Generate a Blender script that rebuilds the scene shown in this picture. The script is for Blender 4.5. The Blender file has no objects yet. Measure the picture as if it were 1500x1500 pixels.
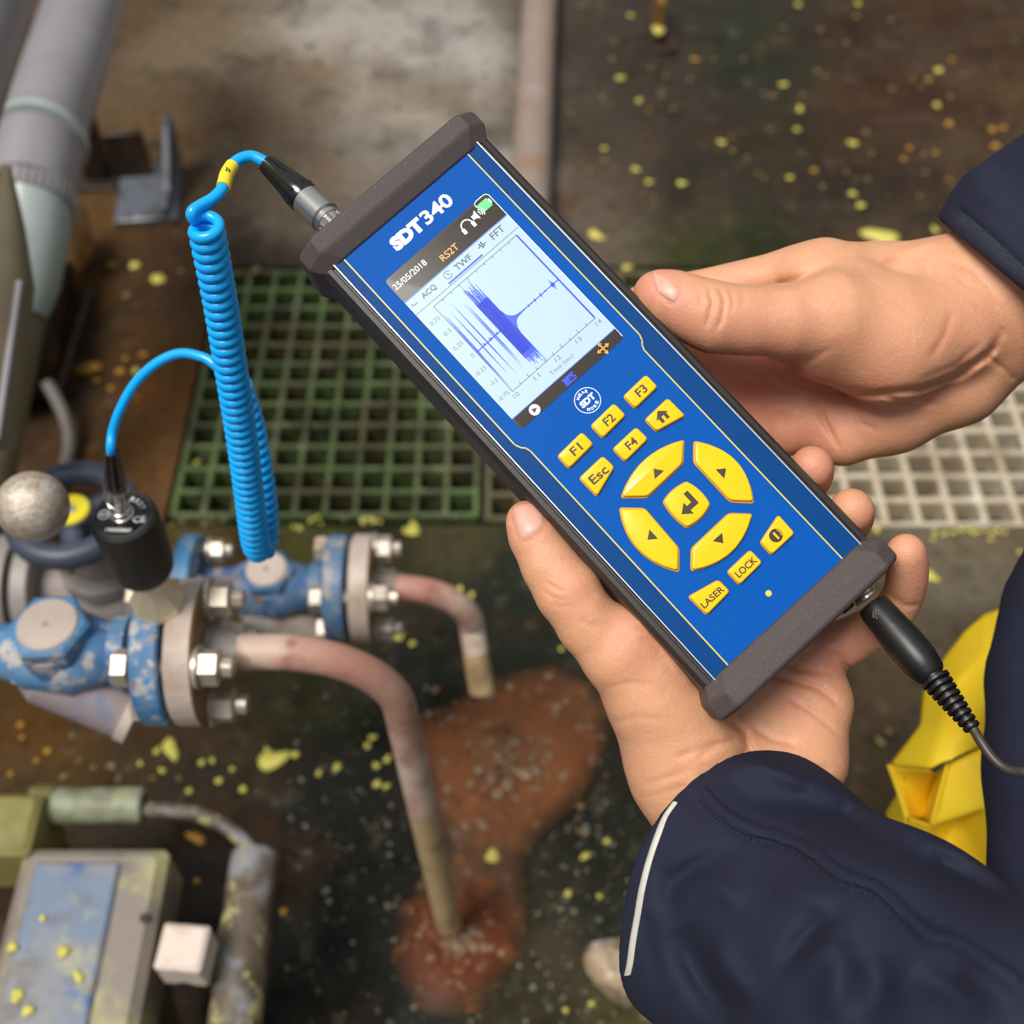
import bpy, bmesh, math, random
import numpy as np
from mathutils import Vector, Matrix
from mathutils.bvhtree import BVHTree
random.seed(7); rng = np.random.default_rng(7)
SC = bpy.context.scene; COL = SC.collection
# ------------------------------------------------------------ camera, sky, light, exposure
FPX, HC = 1780.0, 1.208
cam_d = bpy.data.cameras.new('camera'); cam = bpy.data.objects.new('camera', cam_d); COL.objects.link(cam)
cam.location = (0, 0, HC); cam.rotation_euler = (math.radians(38), 0, 0)
cam_d.sensor_width = 36; cam_d.lens = FPX / 1500 * 36; cam_d.clip_start = .01; cam_d.clip_end = 50
cam_d.dof.use_dof = True; cam_d.dof.focus_distance = .487; cam_d.dof.aperture_fstop = 8.0
SC.camera = cam
wd = bpy.data.worlds.new('sky'); SC.world = wd; wd.use_nodes = True
nt = wd.node_tree; nt.nodes.clear()
wo = nt.nodes.new('ShaderNodeOutputWorld'); wb = nt.nodes.new('ShaderNodeBackground')
tc = nt.nodes.new('ShaderNodeTexCoord'); sx = nt.nodes.new('ShaderNodeSeparateXYZ'); rp = nt.nodes.new('ShaderNodeValToRGB')
nt.links.new(tc.outputs['Generated'], sx.inputs[0]); nt.links.new(sx.outputs['Z'], rp.inputs[0])
rp.color_ramp.elements[0].position = 0.0; rp.color_ramp.elements[0].color = (.30, .29, .28, 1)
rp.color_ramp.elements[1].position = .75; rp.color_ramp.elements[1].color = (.95, 1.0, 1.08, 1)
nt.links.new(rp.outputs[0], wb.inputs[0]); wb.inputs[1].default_value = .40
nt.links.new(wb.outputs[0], wo.inputs[0])
sun_d = bpy.data.lights.new('sun', 'SUN'); sun = bpy.data.objects.new('sun', sun_d); COL.objects.link(sun)
sun_d.energy = 3.1; sun_d.angle = math.radians(26); sun_d.color = (1.0, .96, .90)
sun.rotation_euler = Vector((.35, .25, -1)).to_track_quat('-Z', 'Y').to_euler()
SC.view_settings.view_transform = 'Standard'; SC.view_settings.look = 'None'
SC.view_settings.gamma = 1; SC.view_settings.use_curve_mapping = False
SC.view_settings.exposure = 0.27
# ------------------------------------------------------------ frames: camera rays, ground, meter frame
_a = math.radians(38)
RC = np.array([[1, 0, 0], [0, math.cos(_a), -math.sin(_a)], [0, math.sin(_a), math.cos(_a)]])
CAM = np.array([0, 0, HC])
def P(px, py, z):
    """a world point seen at (px,py) at depth z metres"""
    return CAM + RC @ np.array([(px - 750) / FPX * z, -(py - 750) / FPX * z, -z])
def G(px, py, h=0.0):
    """a world point at height h"""
    d = P(px, py, 1.0) - CAM
    return CAM + d * ((h - HC) / d[2])
DC = np.array([0.03193247, 0.04406613, -0.48574191])
EX = np.array([0.74277021, 0.6630637, -0.09294596]); EY = np.array([-0.66954232, 0.73361272, -0.116299]); EZ = np.cross(EX, EY)
DW = RC @ DC + CAM; DR = RC @ np.c_[EX, EY, EZ]          # meter centre and axes in the world
def loc(px, py, zl):
    """meter-frame millimetres of a pixel at height zl over the front panel"""
    r = np.array([(px - 750) / FPX, -(py - 750) / FPX, -1.0])
    t = ((DC + EZ * zl / 1000) @ EZ) / (r @ EZ); d = t * r - DC
    return np.array([d @ EX, d @ EY, d @ EZ]) * 1000
def l2w(q): return DW + (np.asarray(q) / 1000) @ DR.T
def w2l(w): return ((np.asarray(w) - DW) @ DR) * 1000
def l2px(q):
    c = DC + (np.asarray(q) / 1000) @ np.c_[EX, EY, EZ].T
    return 750 + FPX * c[..., 0] / -c[..., 2], 750 - FPX * c[..., 1] / -c[..., 2]
DM = Matrix([[*DR[0], DW[0]], [*DR[1], DW[1]], [*DR[2], DW[2]], [0, 0, 0, 1]])
# ------------------------------------------------------------ materials
def lin(c):
    c = [v / 255 for v in c]
    return tuple(v / 12.92 if v <= .04045 else ((v + .055) / 1.055) ** 2.4 for v in c)
def mat(name, base, rough=.5, metal=0.0, layers=(), bump=0.0, bscale=60.0, sss=0.0, coat=0.0, rvar=0.0, attr=None, spec=.5, coord='Object', emit=0.0):
    m = bpy.data.materials.new(name); m.use_nodes = True
    t = m.node_tree; n = t.nodes; L = t.links; b = n['Principled BSDF']
    tex = n.new('ShaderNodeNewGeometry').outputs['Position'] if coord == 'World' else n.new('ShaderNodeTexCoord').outputs[coord]
    def noise(scale, detail=6, rg=.6):
        q = n.new('ShaderNodeTexNoise'); q.inputs['Scale'].default_value = scale; q.inputs['Detail'].default_value = detail
        q.inputs['Roughness'].default_value = rg; L.new(tex, q.inputs['Vector']); return q.outputs['Fac']
    if attr:
        at = n.new('ShaderNodeAttribute'); at.attribute_name = attr; col = at.outputs['Color']
    else:
        rgb = n.new('ShaderNodeRGB'); rgb.outputs[0].default_value = (*lin(base), 1); col = rgb.outputs[0]
    for (c, scale, lo, hi, amt) in layers:
        mr = n.new('ShaderNodeMapRange'); L.new(noise(scale), mr.inputs[0])
        mr.inputs[1].default_value = lo; mr.inputs[2].default_value = hi; mr.inputs[3].default_value = 0; mr.inputs[4].default_value = amt
        mx = n.new('ShaderNodeMix'); mx.data_type = 'RGBA'; L.new(mr.outputs[0], mx.inputs[0]); L.new(col, mx.inputs[6])
        mx.inputs[7].default_value = (*lin(c), 1); col = mx.outputs[2]
    L.new(col, b.inputs['Base Color'])
    b.inputs['Roughness'].default_value = rough; b.inputs['Metallic'].default_value = metal
    b.inputs['Specular IOR Level'].default_value = spec
    if rvar:
        mr = n.new('ShaderNodeMapRange'); L.new(noise(bscale * .4), mr.inputs[0])
        mr.inputs[1].default_value = .35; mr.inputs[2].default_value = .65
        mr.inputs[3].default_value = max(.03, rough - rvar); mr.inputs[4].default_value = min(1, rough + rvar)
        L.new(mr.outputs[0], b.inputs['Roughness'])
    if bump:
        bp = n.new('ShaderNodeBump'); bp.inputs['Strength'].default_value = bump; bp.inputs['Distance'].default_value = .002
        L.new(noise(bscale, 8, .65), bp.inputs['Height']); L.new(bp.outputs[0], b.inputs['Normal'])
    if sss:
        b.inputs['Subsurface Weight'].default_value = sss; b.inputs['Subsurface Radius'].default_value = (1.0, .35, .2); b.inputs['Subsurface Scale'].default_value = .004
    if coat:
        b.inputs['Coat Weight'].default_value = coat; b.inputs['Coat Roughness'].default_value = .08
    if emit:
        L.new(col, b.inputs['Emission Color']); b.inputs['Emission Strength'].default_value = emit
    return m
M = {}
# ------------------------------------------------------------ mesh helpers
def frame(d, up=(0, 0, 1)):
    z = Vector(d).normalized(); u = Vector(up)
    if abs(z.dot(u)) > .98: u = Vector((0, 1, 0)) if abs(z.y) < .9 else Vector((1, 0, 0))
    x = u.cross(z).normalized(); y = z.cross(x)
    return Matrix((x, y, z)).transposed()
class MB:
    def __init__(s): s.v = []; s.f = []; s.mi = []
    def add(s, vs, fs, mi=0):
        o = len(s.v); s.v += [tuple(map(float, q)) for q in vs]; s.f += [tuple(i + o for i in f) for f in fs]; s.mi += [mi] * len(fs); return s
    def loops(s, rings, cap0=True, cap1=True, mi=0):
        n = len(rings[0]); vs = [q for r in rings for q in r]; fs = []
        for i in range(len(rings) - 1):
            for j in range(n):
                k = (j + 1) % n; fs.append((i * n + j, i * n + k, (i + 1) * n + k, (i + 1) * n + j))
        if cap0: fs.append(tuple(range(n))[::-1])
        if cap1: fs.append(tuple((len(rings) - 1) * n + j for j in range(n)))
        return s.add(vs, fs, mi)
    def lathe(s, o, d, prof, n=28, up=(0, 0, 1), rot=0, mi=0):
        """prof: list of (distance along d, radius)"""
        F = frame(d, up); o = Vector(o); rings = []
        for (t, r) in prof:
            rings.append([o + F @ Vector((r * math.cos(rot + 2 * math.pi * j / n), r * math.sin(rot + 2 * math.pi * j / n), t)) for j in range(n)])
        return s.loops(rings, mi=mi)
    def cyl(s, a, b, r, n=24, bev=.0, r2=None, rot=0, mi=0, up=(0, 0, 1)):
        d = Vector(b) - Vector(a); l = d.length; r2 = r if r2 is None else r2
        pr = [(0, r), (l, r2)] if not bev else [(0, r - bev), (bev, r), (l - bev, r2), (l, r2 - bev)]
        return s.lathe(a, d, pr, n, rot=rot, mi=mi, up=up)
    def tube(s, pts, r, n=12, mi=0, rad=None, caps=True):
        p = [Vector(q) for q in pts]; T = []
        for i in range(len(p)):
            T.append((p[min(i + 1, len(p) - 1)] - p[max(i - 1, 0)]).normalized())
        F = frame(T[0]); x = F.col[0].copy(); rings = []
        for i in range(len(p)):
            x = (x - T[i] * x.dot(T[i])).normalized(); y = T[i].cross(x); rr = r if rad is None else rad[i]
            rings.append([p[i] + (x * math.cos(2 * math.pi * j / n) + y * math.sin(2 * math.pi * j / n)) * rr for j in range(n)])
        return s.loops(rings, caps, caps, mi)
    def box(s, c, size, F=None, bev=.0, mi=0):
        F = F or Matrix.Identity(3); c = Vector(c); a, b, h = [q / 2 for q in size]
        bev = min(bev, a * .9, b * .9, h * .9)
        if bev <= 0:
            rings = [[c + F @ Vector((x, y, z)) for x, y in ((-a, -b), (a, -b), (a, b), (-a, b))] for z in (-h, h)]
        else:
            rings = []
            for z, i in ((-h, bev), (-h + bev, 0), (h - bev, 0), (h, bev)):
                A, B = a - i, b - i; e = bev * .6
                rings.append([c + F @ Vector((x, y, z)) for x, y in ((-A + e, -B), (A - e, -B), (A, -B + e), (A, B - e), (A - e, B), (-A + e, B), (-A, B - e), (-A, -B + e))])
        return s.loops(rings, mi=mi)
    def prism(s, poly, z0, z1, bev=0.0, mi=0, T=None):
        """poly in xy (counter-clockwise), rounded top edge; T maps to final coords"""
        T = T or (lambda q: q)
        def inset(d):
            n = len(poly); out = []
            for i in range(n):
                a, b, c = Vector(poly[i - 1]), Vector(poly[i]), Vector(poly[(i + 1) % n])
                e1 = (b - a).normalized(); e2 = (c - b).normalized(); n1 = Vector((-e1.y, e1.x)); n2 = Vector((-e2.y, e2.x))
                m = (n1 + n2); m = m / max(m.length_squared / 2, .3); out.append(b + m * d)
            return out
        lv = [(z0, 0), (z1, 0)] if not bev else [(z0, 0)] + [(z1 - bev + bev * math.sin(k * math.pi / 10), bev * (1 - math.cos(k * math.pi / 10))) for k in range(6)]
        return s.loops([[T(Vector((q.x, q.y, z))) for q in inset(d)] for z, d in lv], mi=mi)
    def build(s, name, m, parent=None, smooth=30, M4=None):
        me = bpy.data.meshes.new(name); me.from_pydata(s.v, [], s.f); me.validate(); 
        ms = m if isinstance(m, (list, tuple)) else [m]
        for q in ms: me.materials.append(q)
        if len(ms) > 1 and len(me.polygons) == len(s.mi): me.polygons.foreach_set('material_index', s.mi)
        b = bmesh.new(); b.from_mesh(me); bmesh.ops.recalc_face_normals(b, faces=b.faces); b.to_mesh(me); b.free()
        if smooth:
            me.polygons.foreach_set('use_smooth', [True] * len(me.polygons)); me.set_sharp_from_angle(angle=math.radians(smooth))
        o = bpy.data.objects.new(name, me); COL.objects.link(o)
        if M4 is not None: o.matrix_world = M4
        if parent is not None:
            o.parent = parent
        return o
def tag(o, label=None, cat=None, group=None, kind=None):
    if label: o['label'] = label
    if cat: o['category'] = cat
    if group: o['group'] = group
    if kind: o['kind'] = kind
    return o
def thing(name, label, cat, group=None):
    o = bpy.data.objects.new(name, None); COL.objects.link(o); o.empty_display_size = .01
    return tag(o, label, cat, group)
def spline(pts, n=12):
    """Catmull-Rom through pts"""
    p = [np.asarray(q, float) for q in pts]; p = [2 * p[0] - p[1]] + p + [2 * p[-1] - p[-2]]; out = []
    for i in range(1, len(p) - 2):
        for k in range(n):
            t = k / n
            out.append(.5 * (2 * p[i] + (p[i + 1] - p[i - 1]) * t + (2 * p[i - 1] - 5 * p[i] + 4 * p[i + 1] - p[i + 2]) * t * t + (3 * p[i] - p[i - 1] - 3 * p[i + 1] + p[i + 2]) * t ** 3))
    out.append(p[-2]); return out
def roundpoly(poly, r, n=4):
    out = []; N = len(poly)
    for i in range(N):
        a, b, c = Vector(poly[i - 1]), Vector(poly[i]), Vector(poly[(i + 1) % N])
        d = min(r, (a - b).length * .45, (c - b).length * .45); s = b + (a - b).normalized() * d; e = b + (c - b).normalized() * d
        for k in range(n + 1):
            t = k / n; out.append(tuple(s * (1 - t) ** 2 + b * 2 * t * (1 - t) + e * t * t))
    return out
def text_mesh(txt, size, bold=0.0, align='CENTER', depth=.05, shear=0.0, sx=1.0):
    """flat lettering as a mesh; returns verts, faces (x,y centred on the text)"""
    c = bpy.data.curves.new('t', 'FONT'); c.body = txt; c.size = size; c.align_x = align; c.align_y = 'CENTER'; c.offset = bold; c.resolution_u = 3
    o = bpy.data.objects.new('t', c); COL.objects.link(o); bpy.context.view_layer.update()
    me = bpy.data.meshes.new_from_object(o.evaluated_get(bpy.context.evaluated_depsgraph_get()))
    vs = [(v.co.x * sx, v.co.y, 0) for v in me.vertices]; fs = [tuple(p.vertices) for p in me.polygons]
    bpy.data.objects.remove(o); bpy.data.curves.remove(c); bpy.data.meshes.remove(me)
    return vs, fs
# ------------------------------------------------------------ signed-distance modelling (hands, sleeves)
class Field:
    def __init__(s, lo, hi, h):
        s.lo = np.array(lo, float); s.h = h; s.n = np.ceil((np.array(hi) - s.lo) / h).astype(int) + 1
        s.D = np.full(s.n, 50.0, np.float32)
    def sub(s, lo, hi):
        a = np.clip(np.floor((np.asarray(lo) - s.lo) / s.h).astype(int), 0, s.n - 1); b = np.clip(np.ceil((np.asarray(hi) - s.lo) / s.h).astype(int) + 1, 1, s.n)
        sl = tuple(slice(a[i], max(b[i], a[i] + 1)) for i in range(3))
        ax = [(s.lo[i] + s.h * np.arange(sl[i].start, sl[i].stop)).astype(np.float32) for i in range(3)]
        return sl, ax
    @staticmethod
    def smin(a, b, k):
        if k <= 0: return np.minimum(a, b)
        h = np.maximum(k - np.abs(a - b), 0) / k; return np.minimum(a, b) - h * h * k * .25
    @staticmethod
    def cone(ax, a, b, ra, rb):
        X, Y, Z = ax[0][:, None, None], ax[1][None, :, None], ax[2][None, None, :]
        d = b - a; L = max(float(d @ d), 1e-6)
        t = np.clip(((X - a[0]) * d[0] + (Y - a[1]) * d[1] + (Z - a[2]) * d[2]) / L, 0, 1)
        return np.sqrt((X - a[0] - t * d[0]) ** 2 + (Y - a[1] - t * d[1]) ** 2 + (Z - a[2] - t * d[2]) ** 2) - (ra + t * (rb - ra))
    def chain(s, pts, k_in=4.0, k=6.0, pad=12):
        """pts: list of (xyz, r); a limb of tapered segments merged into the field with blend k"""
        q = [(np.asarray(p, float), float(r)) for p, r in pts]; lo = np.min([p - r for p, r in q], 0) - pad; hi = np.max([p + r for p, r in q], 0) + pad
        sl, ax = s.sub(lo, hi); d = None
        if len(q) == 1: d = s.cone(ax, q[0][0], q[0][0] + 1e-3, q[0][1], q[0][1])
        for i in range(len(q) - 1):
            e = s.cone(ax, q[i][0], q[i + 1][0], q[i][1], q[i + 1][1]); d = e if d is None else s.smin(d, e, k_in)
        s.D[sl] = s.smin(s.D[sl], d, k)
    def carve(s, pts, k=2.0, pad=12):
        q = [(np.asarray(p, float), float(r)) for p, r in pts]; lo = np.min([p - r for p, r in q], 0) - pad; hi = np.max([p + r for p, r in q], 0) + pad
        sl, ax = s.sub(lo, hi); d = None
        for i in range(len(q) - 1):
            e = s.cone(ax, q[i][0], q[i + 1][0], q[i][1], q[i + 1][1]); d = e if d is None else np.minimum(d, e)
        s.D[sl] = -s.smin(-s.D[sl], d, k)
    def band(s, w=5.0, front=True):
        I = np.argwhere(np.abs(s.D) < w); pos = s.lo + s.h * I
        g = []
        for a in range(3):
            i0 = I.copy(); i1 = I.copy(); i0[:, a] = np.maximum(I[:, a] - 1, 0); i1[:, a] = np.minimum(I[:, a] + 1, s.n[a] - 1)
            g.append(s.D[tuple(i1.T)] - s.D[tuple(i0.T)])
        g = np.array(g).T; g /= np.linalg.norm(g, axis=1)[:, None] + 1e-6
        vdir = w2l(CAM) - pos; vdir /= np.linalg.norm(vdir, axis=1)[:, None]
        fr = np.clip(((g * vdir).sum(1) + .15) * 3, 0, 1) if front else np.ones(len(I))
        px, py = l2px(pos); s.bd = (tuple(I.T), px, py, fr, pos)
    def line(s, pl, w, depth):
        """crease (+) or ridge (-) that follows a polyline on the camera-facing skin"""
        I, px, py, fr, pos = s.bd; pl = np.array(pl, float); m = (px > pl[:, 0].min() - 4 * w) & (px < pl[:, 0].max() + 4 * w) & (py > pl[:, 1].min() - 4 * w) & (py < pl[:, 1].max() + 4 * w)
        x, y = px[m], py[m]; best = np.full(len(x), 1e9); tt = np.zeros(len(x)); N = len(pl) - 1
        for i in range(N):
            a, b = pl[i], pl[i + 1]; d = b - a; t = np.clip(((x - a[0]) * d[0] + (y - a[1]) * d[1]) / (d @ d + 1e-9), 0, 1)
            r = (x - a[0] - t * d[0]) ** 2 + (y - a[1] - t * d[1]) ** 2; u = r < best; best = np.where(u, r, best); tt = np.where(u, (i + t) / N, tt)
        fade = np.clip(np.minimum(tt, 1 - tt) * 6, .15, 1) if w < 11 else np.sin(np.pi * np.clip(tt, .03, .97)) ** .8
        J = tuple(q[m] for q in I); s.D[J] += (depth * fade * fr[m] * np.exp(-best / w ** 2)).astype(np.float32)
    def mesh(s, iters=1):
        D = s.D; n = np.array(D.shape); S = D < 0
        c = [S[i:n[0] - 1 + i, j:n[1] - 1 + j, k:n[2] - 1 + k] for i in (0, 1) for j in (0, 1) for k in (0, 1)]
        act = np.zeros(n - 1, bool); al = np.ones(n - 1, bool)
        for q in c: act |= q; al &= q
        act &= ~al; I = np.argwhere(act); idx = np.full(n - 1, -1, np.int32); idx[tuple(I.T)] = np.arange(len(I))
        acc = np.zeros((len(I), 3)); cnt = np.zeros(len(I))
        offs = [(i, j, k) for i in (0, 1) for j in (0, 1) for k in (0, 1)]
        V = {o: D[tuple((I + o).T)] for o in offs}
        for o in offs:
            for a in range(3):
                if o[a] == 0:
                    p = list(o); p[a] = 1; p = tuple(p); va, vb = V[o], V[p]; m = (va < 0) != (vb < 0)
                    t = np.where(m, va / np.where(m, va - vb, 1), 0); q = np.tile(np.array(o, float), (len(I), 1)); q[:, a] += t
                    acc[m] += q[m]; cnt[m] += 1
        v = s.lo + s.h * (I + acc / cnt[:, None]); F = []
        for a in range(3):
            b, c2 = (a + 1) % 3, (a + 2) % 3
            s0 = [slice(None)] * 3; s1 = [slice(None)] * 3; s0[a] = slice(0, -1); s1[a] = slice(1, None)
            A, B = S[tuple(s0)], S[tuple(s1)]; E = np.argwhere(A != B)
            E = E[(E[:, b] > 0) & (E[:, c2] > 0) & (E[:, b] < n[b] - 1) & (E[:, c2] < n[c2] - 1)]
            fl = A[tuple(E.T)]; q = []
            for (db, dc) in ((1, 1), (0, 1), (0, 0), (1, 0)):
                e = E.copy(); e[:, b] -= db; e[:, c2] -= dc; q.append(idx[tuple(e.T)])
            q = np.array(q).T; q[~fl] = q[~fl][:, ::-1]; F.append(q)
        F = np.concatenate(F); F = F[(F >= 0).all(1)]
        for _ in range(iters):
            sm = np.zeros_like(v); ct = np.zeros(len(v))
            for i in range(4):
                a, b = F[:, i], F[:, (i + 1) % 4]
                for q in range(3): sm[:, q] += np.bincount(a, v[b, q], len(v)) + np.bincount(b, v[a, q], len(v))
                ct += np.bincount(a, minlength=len(v)) + np.bincount(b, minlength=len(v))
            v = v * .5 + .5 * sm / np.maximum(ct, 1)[:, None]
        return v, F
def np_mesh(name, v, f, m, parent=None, attrs=None):
    me = bpy.data.meshes.new(name); me.vertices.add(len(v)); me.vertices.foreach_set('co', np.asarray(v, np.float32).ravel())
    f = np.asarray(f, np.int32); k = f.shape[1]; me.loops.add(f.size); me.loops.foreach_set('vertex_index', f.ravel())
    me.polygons.add(len(f)); me.polygons.foreach_set('loop_start', np.arange(0, f.size, k, dtype=np.int32)); me.update(calc_edges=True); me.validate()
    me.polygons.foreach_set('use_smooth', np.ones(len(me.polygons), bool))
    for nm, val in (attrs or {}).items():
        a = me.attributes.new(nm, 'FLOAT_COLOR', 'POINT'); a.data.foreach_set('color', np.c_[val, np.ones(len(val))].astype(np.float32).ravel())
    me.materials.append(m); o = bpy.data.objects.new(name, me); COL.objects.link(o)
    if parent is not None: o.parent = parent
    return o
# ------------------------------------------------------------ floor: concrete with its stains, around a grated channel
STAIN = """180,40,92,70,44 250,60,112,95,74 350,100,128,112,92 500,60,156,149,140 650,80,164,158,150 700,250,156,150,143 560,200,126,118,109 420,220,98,85,69 300,140,94,74,48
330,200,90,72,49 250,200,104,78,42 250,380,75,50,25 200,450,66,45,22 420,330,110,97,82 560,280,118,108,95 620,370,85,70,55 500,390,70,55,40 400,385,60,46,32 450,120,120,104,84 600,150,150,140,124
130,480,66,46,22 200,520,84,55,22 240,600,118,72,20 220,700,126,78,24 150,620,85,58,28 60,600,60,42,25 270,720,112,74,30 110,350,100,70,30 110,450,120,84,34
850,60,70,58,47 850,200,74,62,50 850,320,98,88,75 900,360,102,90,74 1000,150,66,54,43 1000,300,56,46,35 1100,100,46,50,34 1120,50,50,52,36 1150,200,58,49,36 1250,60,68,46,29 1400,60,62,36,17 1450,120,88,66,40 1350,150,70,40,21
1200,300,58,47,35 1330,260,60,44,31 1010,375,62,66,20 1060,365,44,52,16 1400,230,80,60,37 1080,200,52,46,32 940,90,64,53,42 1250,200,70,46,28 1480,40,70,48,26 1480,300,80,60,38
300,775,84,76,26 450,780,88,86,36 650,790,76,70,40 350,800,70,52,15 560,800,60,55,25 440,950,70,70,30 450,1000,65,65,28 620,950,34,38,20 600,1000,28,32,16 750,900,28,36,22 800,850,38,45,29
850,1200,30,32,15 120,1060,92,62,18 60,1080,98,64,15 200,1100,70,50,22 330,1130,48,38,17 450,1150,22,24,11 500,1250,16,17,9 480,1400,19,20,12 540,1450,25,26,14 850,1350,26,28,14 830,1250,38,40,23
900,1470,72,64,21 980,1480,98,86,40 800,1480,43,40,19 1270,1080,70,55,30 1300,1000,88,74,50 1400,850,112,102,82 1300,900,100,90,70 1450,950,84,73,52 300,1180,48,30,14 280,1300,42,28,13 20,900,80,60,25 30,1150,80,58,22
150,1250,60,44,22 560,1150,20,22,11 700,980,30,34,18 1200,1000,60,52,32 1200,1300,60,50,26 -200,300,70,50,30 -200,900,80,56,24 1700,300,80,60,40 1700,900,100,90,70 750,-200,110,95,80 200,1700,50,40,20 1300,1700,70,60,30"""
ctl = np.array([[float(q) for q in s.split(',')] for s in STAIN.split()])
CW = np.array([G(x, y)[:2] for x, y in ctl[:, :2]]); CC = np.array([lin(c) for c in ctl[:, 2:]])
def floor_col(xy):
    xy = np.asarray(xy)[:, :2]; out = np.zeros((len(xy), 3)); ws = np.zeros(len(xy)); s0 = .055
    for w, c in zip(CW, CC):
        d2 = ((xy - w) ** 2).sum(1); dist = max(np.linalg.norm(w - [0, 0]) * .05, .04); k = 1 / (d2 + (dist * .55) ** 2) ** 2
        out += k[:, None] * c; ws += k
    out /= ws[:, None]; lum = out.mean(1, keepdims=True); return out * (.52 + .44 * np.clip(lum / .2, 0, 1))
M['floor'] = mat('wet_stained_concrete', (90, 80, 60), .62, attr='stain', layers=[((74, 60, 44), 3.6, .5, .6, .4), ((14, 12, 7), 9, .52, .68, .5), ((150, 138, 110), 26, .58, .74, .2), ((104, 62, 18), 5, .54, .7, .3), ((12, 11, 7), 55, .52, .68, .45), ((96, 88, 62), 120, .6, .72, .3)], bump=.8, bscale=45, rvar=.25, spec=.2)
M['pit'] = mat('dark_pit_concrete', (52, 48, 38), .5, layers=[((120, 118, 104), 14, .55, .7, .5), ((40, 56, 26), 8, .5, .7, .6)], bump=.5)
XC0, XC1, YC0, YC1, PD = -.437, 1.15, .921, 1.412, -.09
def grid_patch(x0, x1, y0, y1, st):
    nx, ny = max(2, int((x1 - x0) / st)), max(2, int((y1 - y0) / st)); X, Y = np.meshgrid(np.linspace(x0, x1, nx + 1), np.linspace(y0, y1, ny + 1), indexing='ij')
    v = np.c_[X.ravel(), Y.ravel(), np.zeros(X.size)]; i = np.arange(X.size).reshape(X.shape)
    return v, np.c_[i[:-1, :-1].ravel(), i[1:, :-1].ravel(), i[1:, 1:].ravel(), i[:-1, 1:].ravel()]
vs, fs, off = [], [], 0
for (x0, x1, y0, y1, st) in ((-1.6, 1.6, YC1, 3.2, .025), (-1.6, 1.6, -.6, YC0, .016), (-1.6, XC0, YC0, YC1, .016), (XC1, 1.6, YC0, YC1, .04)):
    v, f = grid_patch(x0, x1, y0, y1, st); vs.append(v); fs.append(f + off); off += len(v)
v = np.concatenate(vs); f = np.concatenate(fs); col = floor_col(v)
fl = np_mesh('floor', v, f, M['floor'], attrs={'stain': col}); tag(fl, 'wet brown concrete floor with rust and moss stains', kind='structure')
b = MB(); T = .02
b.box(((XC0 + XC1) / 2, (YC0 + YC1) / 2, PD - T / 2), (XC1 - XC0, YC1 - YC0, T))
for c, s in ((((XC0 + XC1) / 2, YC0 - T / 2, PD / 2 - T / 2 - .001), (XC1 - XC0 + 2 * T, T, -PD + T)), (((XC0 + XC1) / 2, YC1 + T / 2, PD / 2 - T / 2 - .001), (XC1 - XC0 + 2 * T, T, -PD + T)), ((XC0 - T / 2, (YC0 + YC1) / 2, PD / 2 - T / 2 - .001), (T, YC1 - YC0, -PD + T)), ((XC1 + T / 2, (YC0 + YC1) / 2, PD / 2 - T / 2 - .001), (T, YC1 - YC0, -PD + T))):
    b.box(c, s)
o = b.build('trim_1', M['pit'], smooth=0); tag(o, 'concrete drain channel under the grates', kind='structure')
# shallow water at the bottom of the channel
M['water'] = mat('murky_water', (38, 36, 26), .06, layers=[((96, 92, 78), 7, .5, .7, .6)], bump=.25, bscale=18, spec=.8)
v, f = grid_patch(XC0, XC1, YC0, YC1, .05); v[:, 2] = PD + .012
o = np_mesh('water', v, f, M['water']); tag(o, 'shallow murky water lying in the channel below the grates', 'water', kind='stuff')
# ------------------------------------------------------------ gratings, bar by bar
M['green_bar'] = mat('mossy_grating', (84, 104, 56), .6, layers=[((84, 70, 46), 9, .44, .58, .75), ((46, 44, 26), 16, .5, .62, .7), ((128, 142, 100), 24, .58, .68, .55), ((150, 146, 132), 40, .6, .7, .5)], bump=.4, coord='World')
M['pale_bar'] = mat('weathered_pale_grating', (184, 170, 146), .5, layers=[((120, 100, 66), 12, .52, .66, .6), ((226, 220, 206), 26, .56, .68, .6)], bump=.4, coord='World')
M['brown_bar'] = mat('dirty_grating', (92, 84, 56), .6, layers=[((60, 70, 34), 12, .5, .65, .7)], bump=.4)
def grating(name, label, x0, y0, nx, ny, px, py, w, m):
    r = thing(name, label, 'grating', 'gratings over the channel'); hgt = .04; X1, Y1 = x0 + nx * px, y0 + ny * py
    me = {}
    for i in range(nx + 1):
        b = MB().box((0, 0, 0), (w, Y1 - y0 + w, hgt), bev=.002) if i == 0 else None
        if b: o = b.build('bar', m, r); me[0] = o
        else: o = me[0].copy(); COL.objects.link(o)
        o.location = (x0 + i * px, (y0 + Y1) / 2, -hgt / 2 - .001)
    for j in range(ny + 1):
        if j == 0: o = MB().box((0, 0, 0), (X1 - x0 + w, w, hgt - .002), bev=.002).build('bar', m, r); me[1] = o
        else: o = me[1].copy(); COL.objects.link(o)
        o.location = ((x0 + X1) / 2, y0 + j * py, -hgt / 2 - .0015)
    return r
GR = [grating('floor_grating', 'mossy green moulded floor grating to the left of the handheld meter', -.4285, .943, 10, 12, .0383, .0383, .0072, M['green_bar']),
      grating('floor_grating', 'brown green floor grating mostly hidden behind the handheld meter', -.030, .938, 9, 12, .0383, .0386, .008, M['brown_bar']),
      grating('floor_grating', 'pale weathered floor grating under the right hand', .3445, .927, 19, 12, .0419, .0397, .0095, M['pale_bar'])]
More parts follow.
